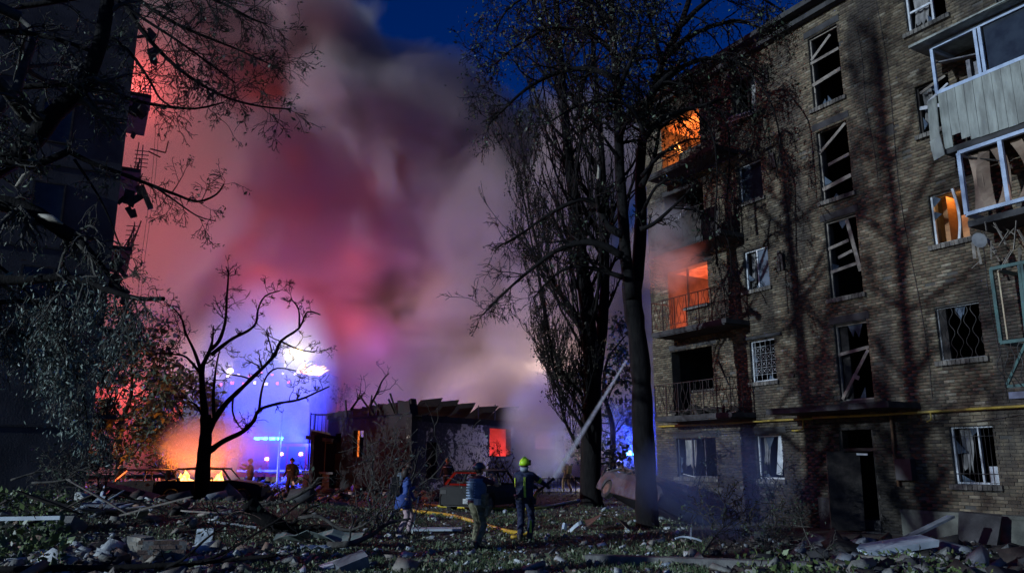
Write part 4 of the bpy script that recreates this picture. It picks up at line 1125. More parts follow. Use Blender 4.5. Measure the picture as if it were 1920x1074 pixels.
for i in range(9): flame_mesh(f, (2.2+i*.22, -.35, 8.9-.03*i), random.uniform(.5,1.0)*(1.2-.05*i), .22, lean=(.9,0,.1))
o = f.build('flames', emit('flame_gold',(1.0,.30,.06),5.0,(1.0,.7,.25),3.0), None, FB, smooth=True); o.rotation_euler = (0,0,R(-6)); tag(o,'orange flames licking from the right corner of the far smoky block','fire')

# ================================================================ work light on a pole and a second lamp
WL = Vector((X_(523,55.5), 55.5, 0))
root = thing('street_lamp', 'tall slim lamp post with a dazzling lamp above the fire engine', 'street lamp', WL)
m_ = MB(); m_.tube([(0,0,0),(0,0,4),(0,0,9.3)],[.11,.09,.06],8); m_.tube([(0,0,9.2),(.25,0,9.5),(.7,0,9.55)],.05,6); m_.build('pole', mat('galvanised',(.35,.36,.38),(.2,.2,.22),4,.5,metal=.6), root)
m_ = MB(); m_.obox((.85,0,9.55),(.75,.32,.14),(0,.08,0)); m_.build('lamp_head', conc_dk, root)
m_ = MB(); m_.obox((.87,-.02,9.45),(.60,.30,.07),(0,.08,0)); m_.build('lens', emit('sodium_white',(1.0,.80,.36),14.0), root)
lamp('lamp_light', WL+Vector((.9,-.35,9.2)), 1700, (1.0,.70,.15), .3)
WL2 = Vector((X_(418,64), 64, 0))
root = thing('street_lamp', 'smaller glowing lamp on a post left of the dazzling one', 'street lamp', WL2)
m_ = MB(); m_.tube([(0,0,0),(0,0,8.75)],[.1,.06],8); m_.build('pole', iron, root)
m_ = MB(); m_.tube([(0,0,8.7),(0,0,8.8),(0,0,9.0),(0,0,9.15)],[.08,.24,.24,.06],10); m_.build('lens', emit('warm_white',(1.0,.85,.6),14.0), root)
lamp('lamp_light', WL2+Vector((0,-.5,8.8)), 600, (1.0,.85,.55), .3)

# ================================================================ fire engine on the left, beacon vehicle on the right
FE = Vector((X_(548,58.6), 58.6, 0))
eng = thing('fire_engine', 'red fire engine in blue haze with a long lit blue light bar', 'fire engine', FE, R(4))
red = mat('engine_red',(.30,.02,.02),(.2,.015,.015),2,.35)
m_ = MB(); m_.box((-1.6,-1.2,.55),(4.0,1.2,2.9)); m_.box((-1.5,-1.21,1.2),(3.9,-1.201,1.3)); m_.build('body', red, eng)
m_ = MB(); m_.add([(-3.7,-1.2,.55),(-1.65,-1.2,.55),(-1.65,1.2,.55),(-3.7,1.2,.55),(-3.45,-1.15,2.75),(-1.65,-1.15,2.85),(-1.65,1.15,2.85),(-3.45,1.15,2.75)],MB.BF); m_.build('cab', red, eng)
m_ = MB(); m_.box((-3.3,-1.22,1.7),(-2.6,-1.203,2.45)); m_.box((-2.5,-1.22,1.7),(-1.8,-1.203,2.45)); m_.build('cab_window', glass, eng)
for i in range(4): MB().box((-1.4+i*1.35,-1.235,.75),(-.2+i*1.35,-1.212,2.7)).build('shutter', mat('shutter_grey',(.05,.05,.055),(.03,.032,.035),3,.5,stretch=(1,1,9)), eng)
MB().box((-3.6,-1.25,.9),(4.0,-1.237,1.05)).build('stripe', pvc, eng)
m_ = MB(); m_.box((-2.6,-.9,2.86),(1.2,.9,3.0)); m_.build('roof_deck', conc_dk, eng)
blue_e = emit('beacon_blue',(.05,.35,1.0),40.0)
m_ = MB(); [m_.obox((-2.5+i*.55,-.6,3.27),(.34,.3,.17)) for i in range(4)]; m_.build('light_bar', emit('beacon_cyan',(.03,.50,1.0),34.0), eng)
m_ = MB(); [m_.bar((-2.5+i*.55,-.6,3.0),(-2.5+i*.55,-.6,3.19),.08) for i in range(4)]; m_.build('light_bar_bracket', iron, eng)
for x in (-2.6,-.2,2.3,3.2):
    for y in (-1.0,1.0):
        wh = bpy.data.objects.new('wheel', None); C.objects.link(wh); wh.parent = eng; wh.location = (x,y,.5)
        t_ = MB(); t_.tube([(0,-.16,0),(0,-.14,0),(0,.14,0),(0,.16,0)],[.42,.5,.5,.42],14); t_.build('tyre', mat('rubber',(.02,.02,.02),(.03,.03,.03),5,.85), wh)
        t_ = MB(); t_.tube([(0,-.18,0),(0,.18,0)],[.26,.26],10); t_.build('rim', pvc, wh)
for i,x in enumerate((-1.55,-.55,.85,2.9,3.9)):
    o = MB().obox((x,-1.27,2.15 if i else 1.8),(.22,.06,.18)).build('side_lamp', emit('lamp_pink',(1.0,.32,.24),22.0) if i else emit('warm_white',(1,.8,.5),14), eng)
for (x,y,z,e_) in ((-2.6,-2.4,3.2,3000),(1.2,-2.8,3.1,3600),(4.2,-2.4,3.1,2800)): lamp('beacon_light', FE+Vector((x,y,z)), e_, (.012,.03,1.0), .25)
lamp('beacon_light', FE+Vector((-1.4,-1.2,3.6)), 420, (.03,.65,1.0), .15)
PV = Vector((X_(1190,50), 50, 0))
van = thing('rescue_van', 'pale rescue van with a bright blue roof beacon glimpsed between the two big trees', 'van', PV, R(8))
wht = mat('van_white',(.45,.48,.5),(.3,.32,.34),2,.4)
m_ = MB(); m_.add([(-1.0,-.95,.4),(4.2,-.95,.4),(4.2,.95,.4),(-1.0,.95,.4),(-.95,-.9,1.9),(4.2,-.9,1.95),(4.2,.9,1.95),(-.95,.9,1.9)],MB.BF)
m_.add([(-2.0,-.93,.4),(-1.01,-.93,.4),(-1.01,.93,.4),(-2.0,.93,.4),(-1.7,-.88,1.0),(-1.01,-.88,1.85),(-1.01,.88,1.85),(-1.7,.88,1.0)],MB.BF); m_.build('body', wht, van)
m_ = MB(); m_.box((-.8,-.965,1.15),(.2,-.952,1.7)); m_.build('side_window', glass, van)
m_ = MB(); m_.box((-.6,-.5,1.952),(.1,.5,2.02)); m_.build('beacon_base', iron, van)
m_ = MB(); m_.tube([(-.42,-.3,2.03),(-.42,-.3,2.3)],[.15,.12],9); m_.tube([(-.05,-.3,2.03),(-.05,-.3,2.3)],[.15,.12],9); m_.build('beacon', blue_e, van)
m_ = MB(); m_.box((-1.9,-.985,.62),(4.2,-.966,.82)); m_.build('stripe', emit('reflective_cream',(1,.85,.55),.5) if False else mat('cream_stripe',(.7,.65,.45),(.6,.55,.4),3,.4), van)
for x in (-1.2,3.2):
    for y in (-.85,.85):
        wh = bpy.data.objects.new('wheel', None); C.objects.link(wh); wh.parent = van; wh.location = (x,y,.36)
        MB().tube([(0,-.12,0),(0,-.1,0),(0,.1,0),(0,.12,0)],[.3,.36,.36,.3],14).build('tyre', MATS['rubber'], wh); MB().tube([(0,-.13,0),(0,.13,0)],.2,10).build('rim', iron, wh)
lamp('beacon_light', PV+Vector((-.3,-1.0,2.6)), 1800, (.02,.07,1.0), .2)
lamp('headlight_glow', PV+Vector((-2.6,-1.2,.9)), 420, (1.0,.88,.62), .2)

# low iron fence in front of the burnt house
root = thing('iron_fence', 'low black iron fence behind the hose firefighter', 'fence', (at(1060,905,41).x,41,0))
f = MB(); L0,L1 = -2.2,4.6
for z in (.12,.82): f.bar((L0,0,z),(L1,0,z),.035)
f.build('rail', iron, root)
pst = MB().bar((0,0,0),(0,0,.92),.05).mesh('post', iron); bl = MB().bar((0,0,.12),(0,0,.82),.02).mesh('baluster', iron)
for i in range(6): link('post', pst, root, (L0+i*(L1-L0)/5,0,0))
for i in range(40): link('baluster', bl, root, (L0+.1+i*.168,.0,0))
# ================================================================ smoke (real volumes lit by the fires, lamps and added fill lamps)
def vol_mat(name, build):
    m = bpy.data.materials.new(name); m.use_nodes = True
    nt = m.node_tree; nt.nodes.clear()
    out = nt.nodes.new('ShaderNodeOutputMaterial'); pv = nt.nodes.new('ShaderNodeVolumePrincipled')
    nt.links.new(pv.outputs[0], out.inputs['Volume'])
    build(NG(nt), pv)
    return m
def vol_box(name, lo, hi, m, label=None):
    c = Vector([(a+b)/2 for a,b in zip(lo,hi)])
    o = MB().box([a-k for a,k in zip(lo,c)],[b-k for b,k in zip(hi,c)]).build(name, m, None, c)
    return tag(o, kind='stuff')
def plume(g, pv):
    p = g.pos(); x, y, z = g.xyz(p)
    k0 = g.n('ShaderNodeVectorMath', operation='ADD'); g.put(k0.inputs[0], p); k0.inputs[1].default_value = (-35.0, 0.0, 12.0); p = k0.outputs[0]
    warp = g.noise(p, 0.045, 2.0, 0.5, which=1)
    k = g.n('ShaderNodeVectorMath', operation='MULTIPLY_ADD'); g.put(k.inputs[0], warp); k.inputs[1].default_value = (14, 14, 14); g.put(k.inputs[2], p)
    q = k.outputs[0]
    n1 = g.noise(q, 0.050, 2.0, 0.5, 0.3); n2 = g.noise(q, 0.15, 4.0, 0.60, 0.4)
    nn = g.math('ADD', g.math('MULTIPLY', n1, 0.62), g.math('MULTIPLY', n2, 0.38))
    top = g.rng(g.math('ADD', z, g.math('MULTIPLY', x, .35)), 32.0, 50.0, 0.0, 0.20)
    ed = g.rng(x, 2.0, 24.0, 0.0, 0.12)
    fr = g.rng(y, 59.0, 73.0, 0.20, 0.0)
    low = g.math('MULTIPLY', g.rng(z, 3.0, 12.0, 0.10, -0.05), g.rng(x, -17.0, -11.0, 1.0, -1.0))
    th = g.math('ADD', g.math('ADD', top, ed), g.math('ADD', fr, low))
    d = g.rng(g.math('SUBTRACT', nn, g.math('ADD', th, 0.33)), 0.0, 0.10, 0.0, 0.42)
    g.put(pv.inputs['Density'], d)
    pv.inputs['Color'].default_value = (0.64, 0.55, 0.54, 1)
    pv.inputs['Anisotropy'].default_value = 0.15
vol_box('smoke_plume', (-62, 59.5, 0.4), (30, 92, 60), vol_mat('plume_smoke', plume))
def wisp(name, lo, hi, dens, col, nscale=.35, cover=.42, fall=None, aniso=0.0, shear=0.0):
    lo, hi = Vector(lo), Vector(hi); c = (lo+hi)/2; h = (hi-lo)/2
    def b(g, pv):
        p = g.pos(); x,y,z = g.xyz(p)
        q = [g.math('DIVIDE', g.math('SUBTRACT', a, k), s) for a,k,s in zip((x,y,z),c,h)]
        if shear: q[0] = g.math('SUBTRACT', q[0], g.math('MULTIPLY', q[2], shear))
        r2 = g.math('ADD', g.math('ADD', g.math('MULTIPLY', q[0], q[0]), g.math('MULTIPLY', q[1], q[1])), g.math('MULTIPLY', q[2], q[2]))
        body = g.rng(r2, 0.05, 1.0, 1.0, 0.0)
        n = g.noise(p, nscale, 3.0, .55, .6)
        d = g.math('MULTIPLY', g.math('MULTIPLY', body, g.rng(n, cover-.12, cover+.2)), dens)
        g.put(pv.inputs['Density'], d); pv.inputs['Color'].default_value = (*col, 1); pv.inputs['Anisotropy'].default_value = aniso
    return vol_box(name, lo, hi, vol_mat(name+'_mat', b))
# steam and smoke round the right end of the burnt house
wisp('smoke', (-1.0,38.2,.2), (4.6,52.5,7.2), .42, (.92,.95,.98), .30, .44)
# smoke creeping over the ground by the tree, blue light put into its colour
wisp('smoke', (2.4,15.2,-.2), (6.9,21.6,2.8), .26, (.35,.52,1.0), .5, .44)
# blue lit haze round the engine and lamps, blue light also in its colour
wisp('smoke', (X_(400,58),46.5,.3), (X_(665,58),58.9,15.0), .22, (.38,.50,1.0), .16, .36)
# haze round the right-hand beacon
wisp('smoke', (4.4,42.0,.2), (10.5,50.0,6.5), .16, (.6,.7,1.0), .3, .38)
# orange smoke rising off the burning cars
wisp('smoke', (-17.5,35.5,.6), (-10.8,42,4.3), .55, (.9,.82,.75), .35, .40)
# smoke leaving the two burning flats
p4_ = bworld(-1.9,-.8,8.4); wisp('smoke', p4_-Vector((1.9,1.6,1.5)), p4_+Vector((1.3,1.3,2.2)), .9, (.75,.75,.8), .8, .42)
# what lights it: unseen lamps added behind the left block and through the plume
RED = (1.0, 0.13, 0.11)
for (x,y,z,e_) in ((-31,52,19,6000),(-33,62,33,5000)): lamp('fire_or_fill_light', (x,y,z), e_, RED, 3.0)
random.seed(66)
for i in range(5):
    for k in range(5):
        if k == 4 and i >= 3: continue
        x = -40+i*6.2+random.uniform(-2,2); z = 7+k*7.6+random.uniform(-2.5,2.5)
        lamp('fire_or_fill_light', (x, 70.5+random.uniform(-1.5,3.0)+.06*z, z), 2900*(1.1 if i < 3 else .75 if i == 3 else .25), RED, 3.0)
lamp('fire_or_fill_light', (-4,70,6.5), 1500, (1.0,.72,.52), 2.0)  # from here beige, pink and violet fills, added unseen inside the smoke
lamp('fire_or_fill_light', (2.5,72,10), 2600, (1.0,.80,.66), 1.0)
lamp('fire_or_fill_light', (-6,80,18), 2600, (1.0,.62,.56), 3.0)
lamp('fire_or_fill_light', (-8,80,28), 2400, (1.0,.42,.42), 3.0)
lamp('fire_or_fill_light', (-13,73,12), 700, (.7,.2,.9), 2.0)
lamp('fire_or_fill_light', (X_(325,39.4),39.4,1.0), 210, (1.0,.18,.015), .4)
lamp('fire_or_fill_light', (X_(385,38.0),38.0,1.3), 230, (1.0,.20,.02), .3)
# ================================================================ people: one continuous body each, grown from a distance field
def surf_nets(Fd, org, h):
    s = Fd < 0
    nx,ny,nz = Fd.shape
    cnt = np.zeros((nx-1,ny-1,nz-1), np.int16); acc = np.zeros((nx-1,ny-1,nz-1,3))
    for ax in range(3):
        a = [slice(None)]*3; b = [slice(None)]*3; a[ax] = slice(0,-1); b[ax] = slice(1,None)
        A, B = Fd[tuple(a)], Fd[tuple(b)]; cr = (A < 0) != (B < 0)
        t = np.where(cr, A/np.where(cr, A-B, 1), 0)
        o1,o2 = [i for i in range(3) if i != ax]
        for d1 in (0,1):
            for d2 in (0,1):
                sl = [None]*3; sl[ax] = slice(None); 
                for o_,d_ in ((o1,d1),(o2,d2)): sl[o_] = slice(0,-1) if d_ == 0 else slice(1,None)
                c = cr[tuple(sl)]; tt = t[tuple(sl)]
                cnt += c
                acc[...,ax] += np.where(c, tt, 0); acc[...,o1] += c*d1; acc[...,o2] += c*d2
    act = cnt > 0
    idx = -np.ones(cnt.shape, np.int64); idx[act] = np.arange(act.sum())
    base = np.argwhere(act)
    V_ = (base + acc[act]/cnt[act][:,None])*h + org
    faces = []
    for ax in range(3):
        o1,o2 = [(1,2),(2,0),(0,1)][ax]
        a = [slice(None)]*3; b = [slice(None)]*3; a[ax] = slice(0,-1); b[ax] = slice(1,None)
        A, B = s[tuple(a)], s[tuple(b)]
        q = np.argwhere(A != B); 
        q = q[(q[:,o1] > 0) & (q[:,o2] > 0) & (q[:,o1] < Fd.shape[o1]-1) & (q[:,o2] < Fd.shape[o2]-1)]
        if not len(q): continue
        flip = A[tuple(q.T)]
        def c(d1,d2):
            w = q.copy(); w[:,o1] -= d1; w[:,o2] -= d2; return idx[tuple(w.T)]
        f = np.stack([c(1,1),c(0,1),c(0,0),c(1,0)],1); f[~flip] = f[~flip][:,::-1]
        faces.append(f)
    return V_, np.concatenate(faces)
def rcone(Pg, a, b, r1, r2):
    a, b = np.array(a,float), np.array(b,float); ab = b-a; L2 = max(ab@ab,1e-9)
    t = np.clip(((Pg-a)@ab)/L2, 0, 1)
    return np.linalg.norm(Pg-a-t[...,None]*ab, axis=-1) - (r1+(r2-r1)*t)
def body_mesh(name, prims, mats, h=.014, k=.022, crease=.010):
    """prims: (material index, a, b, r_a, r_b, squash-y or 1)"""
    pts = np.array([p[1] for p in prims]+[p[2] for p in prims]); rm = max(max(p[3],p[4]) for p in prims)
    lo = pts.min(0)-rm-.05; hi = pts.max(0)+rm+.05
    n = np.ceil((hi-lo)/h).astype(int)+1
    Fd = np.full(tuple(n), 1.0); own = np.zeros(tuple(n), np.int8); best = np.full(tuple(n), 1.0)
    for p in prims:
        m_, a, b, r1, r2 = p[:5]; r = max(r1,r2)+.07
        l = np.maximum(((np.minimum(a,b)-r-lo)/h).astype(int),0); u = np.minimum(((np.maximum(a,b)+r-lo)/h).astype(int)+2, n)
        sl = tuple(slice(x,y) for x,y in zip(l,u))
        G = np.stack(np.meshgrid(*[lo[i]+h*np.arange(l[i],u[i]) for i in range(3)], indexing='ij'), -1)
        d = rcone(G, a, b, r1, r2); cur = Fd[sl]
        kk = k if min(r1,r2) > .02 else .004
        hh = np.clip(.5+.5*(cur-d)/kk,0,1); Fd[sl] = cur*(1-hh)+d*hh - kk*hh*(1-hh)
        up = d < best[sl]; best[sl] = np.where(up, d, best[sl]); own[sl] = np.where(up, m_, own[sl])
    V_, F_ = surf_nets(Fd, lo, h)
    ci = np.clip(((V_-lo)/h+.5).astype(int),0,np.array(own.shape)-1); mv = own[tuple(ci.T)]
    if crease:   # cloth folds
        cl = np.isin(mv, [i for i,m_ in enumerate(mats) if m_[1]])
        nz_ = np.sin(V_[:,2]*55+np.sin(V_[:,0]*22)*1.6+V_[:,1]*18)*np.sin(V_[:,2]*17+V_[:,0]*31)
        c_ = V_[:, :2]-np.array([0,0]); V_[cl,:2] += (crease*nz_[cl])[:,None]*np.sign(c_[cl])*.7
    me = np_mesh(name, V_, F_, [m_[0] for m_ in mats], True)
    mi = mv[F_[:,0]]
    if len(me.polygons) == len(mi): me.polygons.foreach_set('material_index', mi.astype(np.int32))
    return me
skin = mat('skin',(.40,.24,.17),(.33,.19,.13),9,.55)
hair_b = mat('hair_brown',(.035,.022,.014),(.02,.013,.01),20,.6)
glove = mat('work_glove',(.03,.03,.035),(.05,.045,.04),12,.8)
boot = mat('boot_leather',(.02,.018,.016),(.035,.03,.026),12,.6)
navy = mat('navy_turnout',(.010,.017,.060),(.006,.010,.034),8,.75,.3,80)
tan = mat('tan_turnout',(.32,.22,.11),(.18,.12,.06),6,.8,.3,80)
olive = mat('camouflage_cloth',(.26,.24,.15),(.10,.105,.06),11,.85,.3,80)
blue_j = mat('blue_jacket',(.035,.085,.33),(.02,.045,.20),6,.7,.2,80)
pinkt = mat('pale_pink_cloth',(.50,.36,.38),(.34,.25,.27),8,.8)
jeans = mat('denim',(.055,.085,.16),(.03,.05,.10),14,.85)
greyj = mat('grey_blue_cloth',(.12,.16,.20),(.06,.08,.11),7,.85)
black_c = mat('black_cloth',(.014,.014,.017),(.022,.022,.026),8,.85)
maroon = mat('maroon_shirt',(.10,.02,.04),(.06,.012,.025),8,.85)
hiviz = mat('hi_vis_yellow',(.62,.80,.06),(.50,.66,.05),30,.5)
silver = mat('reflective_silver',(.65,.66,.62),(.45,.46,.44),30,.35)
helm_y = mat('helmet_lime',(.50,.85,.03),(.42,.75,.03),10,.3)
helm_o = mat('helmet_yellow',(.60,.50,.10),(.40,.32,.06),10,.35)
helm_d = mat('helmet_dark_blue',(.02,.035,.07),(.03,.05,.09),10,.35)
def ik(a, b, l1, l2, pole):
    a, b = Vector(a), Vector(b); d = b-a; L = min(d.length, (l1+l2)*.995); dn = d.normalized(); b = a+dn*L
    x = (l1*l1-l2*l2+L*L)/(2*L); y = math.sqrt(max(0,l1*l1-x*x))
    pl = Vector(pole)-dn*Vector(pole).dot(dn); pl = pl.normalized() if pl.length > 1e-6 else dn.orthogonal()
    return a+dn*x+pl*y, b
def person(label, loc, rz, mats, H=1.78, bulk=1.0, lean=(0,0), hands=None, feet=((-.12,.02),(.12,-.02)), head_turn=0.0, head_tilt=0.0, hip_z=None, poles=None, sleeve=1, h=.014, curl=1.0, group=None):
    """local frame: x to the person's right, y forward. mats: list of (material, is_cloth) = skin, top, bottom, shoe, hair, glove"""
    s = H/1.78
    root = thing('person', label, 'person', loc, rz, group)
    hz = (hip_z or .93)*s; pel = Vector((0,0,hz)); ch = Vector((lean[0]*.6, lean[1]*.6, hz+.32*s)); sh = Vector((lean[0], lean[1], hz+.50*s))
    up = (sh-pel).normalized(); nk = sh+up*.08*s; hd = nk+Vector((up.x*.6,up.y*.6+math.sin(head_tilt)*.5,1)).normalized()*.135*s
    SK,TP,BT,SHO,HA_,GL = range(6); b = bulk; P_ = []
    A = lambda m,a,c,r1,r2: P_.append((m,tuple(a),tuple(c),r1*s,r2*s))
    for sx in (-1,1):
        A(BT, pel+Vector((sx*.075*s,0,.02*s)), pel+Vector((sx*.06*s,0,.12*s)), .105*b, .10*b)
        A(TP, ch+Vector((sx*.075*s,.0,-.16*s)), ch+Vector((sx*.085*s,0,.08*s)), .108*b, .115*b)
        A(TP, sh+Vector((sx*.03*s,0,0)), sh+Vector((sx*.165*s,0,-.03*s)), .068*b, .062*b)
    A(TP, pel+Vector((0,0,.10*s)), ch, .125*b, .13*b); A(SK, sh, hd-Vector((0,0,.05*s)), .055, .052)
    # head with nose, brow, chin, ears
    f_ = Vector((math.sin(head_turn)*-1, math.cos(head_turn), 0)); r_ = Vector((f_.y,-f_.x,0))
    f_ = (f_+Vector((0,0,math.sin(head_tilt)*-.6))).normalized()
    A(SK, hd+f_*.012*s, hd+f_*.028*s-Vector((0,0,.062*s)), .083, .058); A(HA_, hd-f_*.022*s+Vector((0,0,.012*s)), hd-f_*.03*s-Vector((0,0,.03*s)), .094, .080)
    A(HA_, hd+f_*.01*s+Vector((0,0,.03*s)), hd+Vector((0,0,.034*s)), .084, .085)
    A(SK, hd+f_*.094*s-Vector((0,0,.015*s)), hd+f_*.108*s-Vector((0,0,.035*s)), .010,.014)
    A(SK, hd+f_*.078*s+r_*.03*s+Vector((0,0,.012*s)), hd+f_*.078*s-r_*.03*s+Vector((0,0,.012*s)), .018,.018)
    A(SK, hd+f_*.078*s-Vector((0,0,.088*s)), hd+f_*.07*s-Vector((0,0,.092*s)), .026,.026)
    for sx in (-1,1): A(SK, hd+r_*sx*.084*s+Vector((0,0,.01*s)), hd+r_*sx*.088*s-Vector((0,0,.025*s)), .020,.014)
    # legs
    for i,sx in enumerate((-1,1)):
        hp = pel+Vector((sx*.095*s,0,-.03*s)); an = Vector((feet[i][0]*s, feet[i][1]*s, .085*s + (feet[i][2] if len(feet[i]) > 2 else 0)))
        kn, an = ik(hp, an, .44*s, .43*s, (sx*.12,1,0))
        A(BT, hp, kn, .098*b, .066*b); A(BT, kn, kn.lerp(an,.35), .066*b, .066*b); A(BT, kn.lerp(an,.35), an+Vector((0,0,.03)), .066*b, .056*b)
        to = an+Vector((sx*.035,.15*s,-.045*s)); A(SHO, an+Vector((0,-.02,.03*s)), an+Vector((0,-.03*s,-.035*s)), .052, .046); A(SHO, an+Vector((0,-.02,-.038*s)), to, .045,.036)
    # arms and hands
    hands = hands or ((-.30,.06,.80),(.30,.06,.80))
    for i,sx in enumerate((-1,1)):
        so = sh+Vector((sx*.185*s,0,-.035*s)); ha = Vector(hands[i])*s
        el, ha = ik(so, ha, .29*s, .26*s, (poles or ((-.5,-1,-.4),(.5,-1,-.4)))[i])
        arm = TP if sleeve else SK
        A(TP, so, el if sleeve else so.lerp(el,.6), .060*b, .047*b)
        if not sleeve: A(SK, so.lerp(el,.55), el, .045,.042)
        A(arm, el, ha, .047*b if sleeve else .043, .036*b if sleeve else .027)
        d = (ha-el).normalized(); a1 = d.cross(Vector((0,0,1))); a1 = a1.normalized() if a1.length > .1 else Vector((1,0,0)); a2 = d.cross(a1)
        pc = ha+d*.055*s; A(GL, ha+d*.01, pc, .030,.034); A(GL, pc+a1*.022*s, pc-a1*.022*s, .022,.022)
        for j in range(4):
            l_ = (.030,.035,.033,.026)[j]*s; q0 = pc+a1*(.030-.02*j)*s+d*.03*s; q1 = q0+d*l_+a2*l_*.25*curl; q2 = q1+d*l_*.5+a2*l_*.8*curl
            A(GL,q0-d*.03*s,q1,.0115,.0105); A(GL,q1,q2,.0105,.0095)
        t0 = ha+d*.03*s+a1*.03*s; t1 = t0+d*.03*s+a1*.03*s+a2*.012; A(GL,t0,t1,.014,.012); A(GL,t1,t1+d*.026*s+a2*.012,.012,.0105)
    me = body_mesh('body', P_, mats, h)
    body = link('body', me, root)
    return root, dict(pel=pel,ch=ch,sh=sh,nk=nk,hd=hd,f=f_,r=r_,s=s,prims=P_,b=b)
def helmet(root, K, m_, comb=True, size=1.0):
    """shell with brim, comb and neck guard"""
    hd,f_,r_,s = K['hd'],K['f'],K['r'],K['s']*size; up = r_.cross(f_).normalized(); c = hd+Vector((0,0,.025*s))
    mb = MB(); n,rows = 18,7; pts = []
    for i in range(rows):
        ph = (PI/2)*i/(rows-1)*1.0
        for j in range(n):
            a = 2*PI*j/n; ra = .118*math.cos(ph)*s; rf = .140*math.cos(ph)*s
            fl = 1.10 if i == 0 else 1
            back = -.045*s if (math.cos(a) < -.2 and i == 0) else 0
            pts.append(tuple(c + r_*math.sin(a)*ra*fl + f_*math.cos(a)*rf*fl + up*(.125*math.sin(ph)*s-.01+back)))
    fs = [(i*n+j, i*n+(j+1)%n, (i+1)*n+(j+1)%n, (i+1)*n+j) for i in range(rows-1) for j in range(n)]; fs.append(tuple(reversed(range(n))))
    mb.add(pts, fs)
    if comb: mb.tube([c+f_*math.cos(t)*.132*s+up*math.sin(t)*.128*s for t in np.linspace(.35,2.75,9)], .014*s, 5)
    o = mb.build('helmet', m_, root, smooth=True)
    return o
def band(root, K, a, b, r, m_, w=.05, name='reflective_band', n=14, sq=1.0):
    """strap round a limb or the trunk between two points"""
    mb = MB(); mb.tube([Vector(a),Vector(b)], r, n, cap=False); return mb.build(name, m_, root, smooth=True)
def strip(root, pts, w, m_, nrm, name='reflective_strip'):
    """flat strip laid on the cloth"""
    rows = []; nrm = Vector(nrm)
    for i,p in enumerate(pts):
        d = (Vector(pts[min(i+1,len(pts)-1)])-Vector(pts[max(i-1,0)])).normalized(); a = d.cross(nrm).normalized()*w/2
        rows.append([Vector(p)-a, Vector(p)+a])
    return MB().sheet(rows, .008).build(name, m_, root)
def prim_pt(K, i, t): a,b = Vector(K['prims'][i][1]),Vector(K['prims'][i][2]); return a.lerp(b,t), K['prims'][i][3]+(K['prims'][i][4]-K['prims'][i][3])*t, (b-a).normalized()
def limb_band(root, K, i, t, m_, w=.05, grow_=.016):
    p,r,d = prim_pt(K,i,t); return band(root,K,p-d*w/2,p+d*w/2,r+grow_,m_)
# primitive order: 0-5 hip/chest/shoulder pairs, 6 belly, 7 neck, 8.. head(6), ears 14,15; left leg 16-20, right leg 21-25; arms follow
LLEG, RLEG = 16, 21

def pl(u, v): p = on_ground(u, v); return (p.x, p.y, p.z)
fire_suit = [(skin,0),(navy,1),(navy,1),(boot,0),(hair_b,0),(glove,0)]
# the firefighter with the nozzle
r1, K = person('firefighter in navy suit and lime helmet holding a spraying hose, seen from behind', pl(984,1014), R(-14), fire_suit, 1.80, 1.16, (.0,.02), ((.20,.42,1.10),(.40,.50,1.16)), ((-.11,.03),(.12,-.05)), -.25, 0, h=.012, poles=((-.6,-.6,-.6),(.7,-.5,-.7)))
helmet(r1, K, helm_y); s_ = 1.0
hd = K['hd']; MB().tube([hd+Vector((0,-.07,-.07)),hd+Vector((0,-.05,-.15))],[.10,.085],12).build('neck_guard', mat('neck_cloth',(.35,.40,.48),(.22,.26,.32),12,.8), r1, smooth=True)
MB().obox(hd+Vector((.115,.02,.03)),(.03,.11,.12)).build('helmet_lamp', black_c, r1)
strip(r1,[(.045,-.150,.93),(.04,-.165,1.15),(.035,-.155,1.38)],.05,hiviz,(0,-1,0)); strip(r1,[(-.20,-.09,1.16),(-.20,-.10,1.36)],.035,hiviz,(-.7,-.7,0))
limb_band(r1,K,27,.42,hiviz,.035); limb_band(r1,K,27,.60,hiviz,.03)
n_arm = len(K['prims'])
ra = next(i for i in range(26,n_arm) if K['prims'][i][0] == 1 and Vector(K['prims'][i][1]).x > .15)
limb_band(r1,K,ra,.62,hiviz,.035); limb_band(r1,K,ra,.80,hiviz,.03)
limb_band(r1,K,20,.35,hiviz,.05); limb_band(r1,K,25,.35,hiviz,.05); limb_band(r1,K,20,.60,silver,.03); limb_band(r1,K,25,.60,silver,.03)
strip(r1,[(.15,-.085,.18),(.155,-.09,.45)],.045,hiviz,(.3,-.95,0))
b_ = MB(); b_.obox((.10,-.17,.86),(.13,.07,.10)); b_.obox((.23,-.08,.86),(.09,.1,.12)); b_.build('belt_pouch', black_c, r1)
MB().tube([(.205*math.cos(t),.165*math.sin(t)-.005,.92) for t in np.linspace(0,2*PI,17)],.025,6).build('belt', black_c, r1)
MB().obox((-.185,-.1,.985),(.07,.03,.04)).build('red_tag', maroon, r1)
nz = thing('hose_nozzle','black hose nozzle held up by the lime helmeted firefighter','nozzle',r1.matrix_world.translation)
M1 = Matrix.Translation(Vector(r1.location)) @ Matrix.Rotation(r1.rotation_euler.z,4,'Z')
hA, hB = M1@Vector((.22,.44,1.06)), M1@Vector((.46,.60,1.26))
nd = (hB-hA).normalized(); mb = MB(); mb.tube([hA-nd*.05, hA+nd*.2, hB+nd*.05, hB+nd*.12],[.035,.03,.03,.042],9); mb.v = [tuple(Vector(p)-nz.location) for p in mb.v]; mb.build('barrel', iron, nz, smooth=True)
mb = MB(); mb.tube([hA+nd*.12, hA+nd*.12+Vector((0,0,-.14))],.018,6); mb.v = [tuple(Vector(p)-nz.location) for p in mb.v]; mb.build('grip', iron, nz)
NOZ = hB+nd*.14
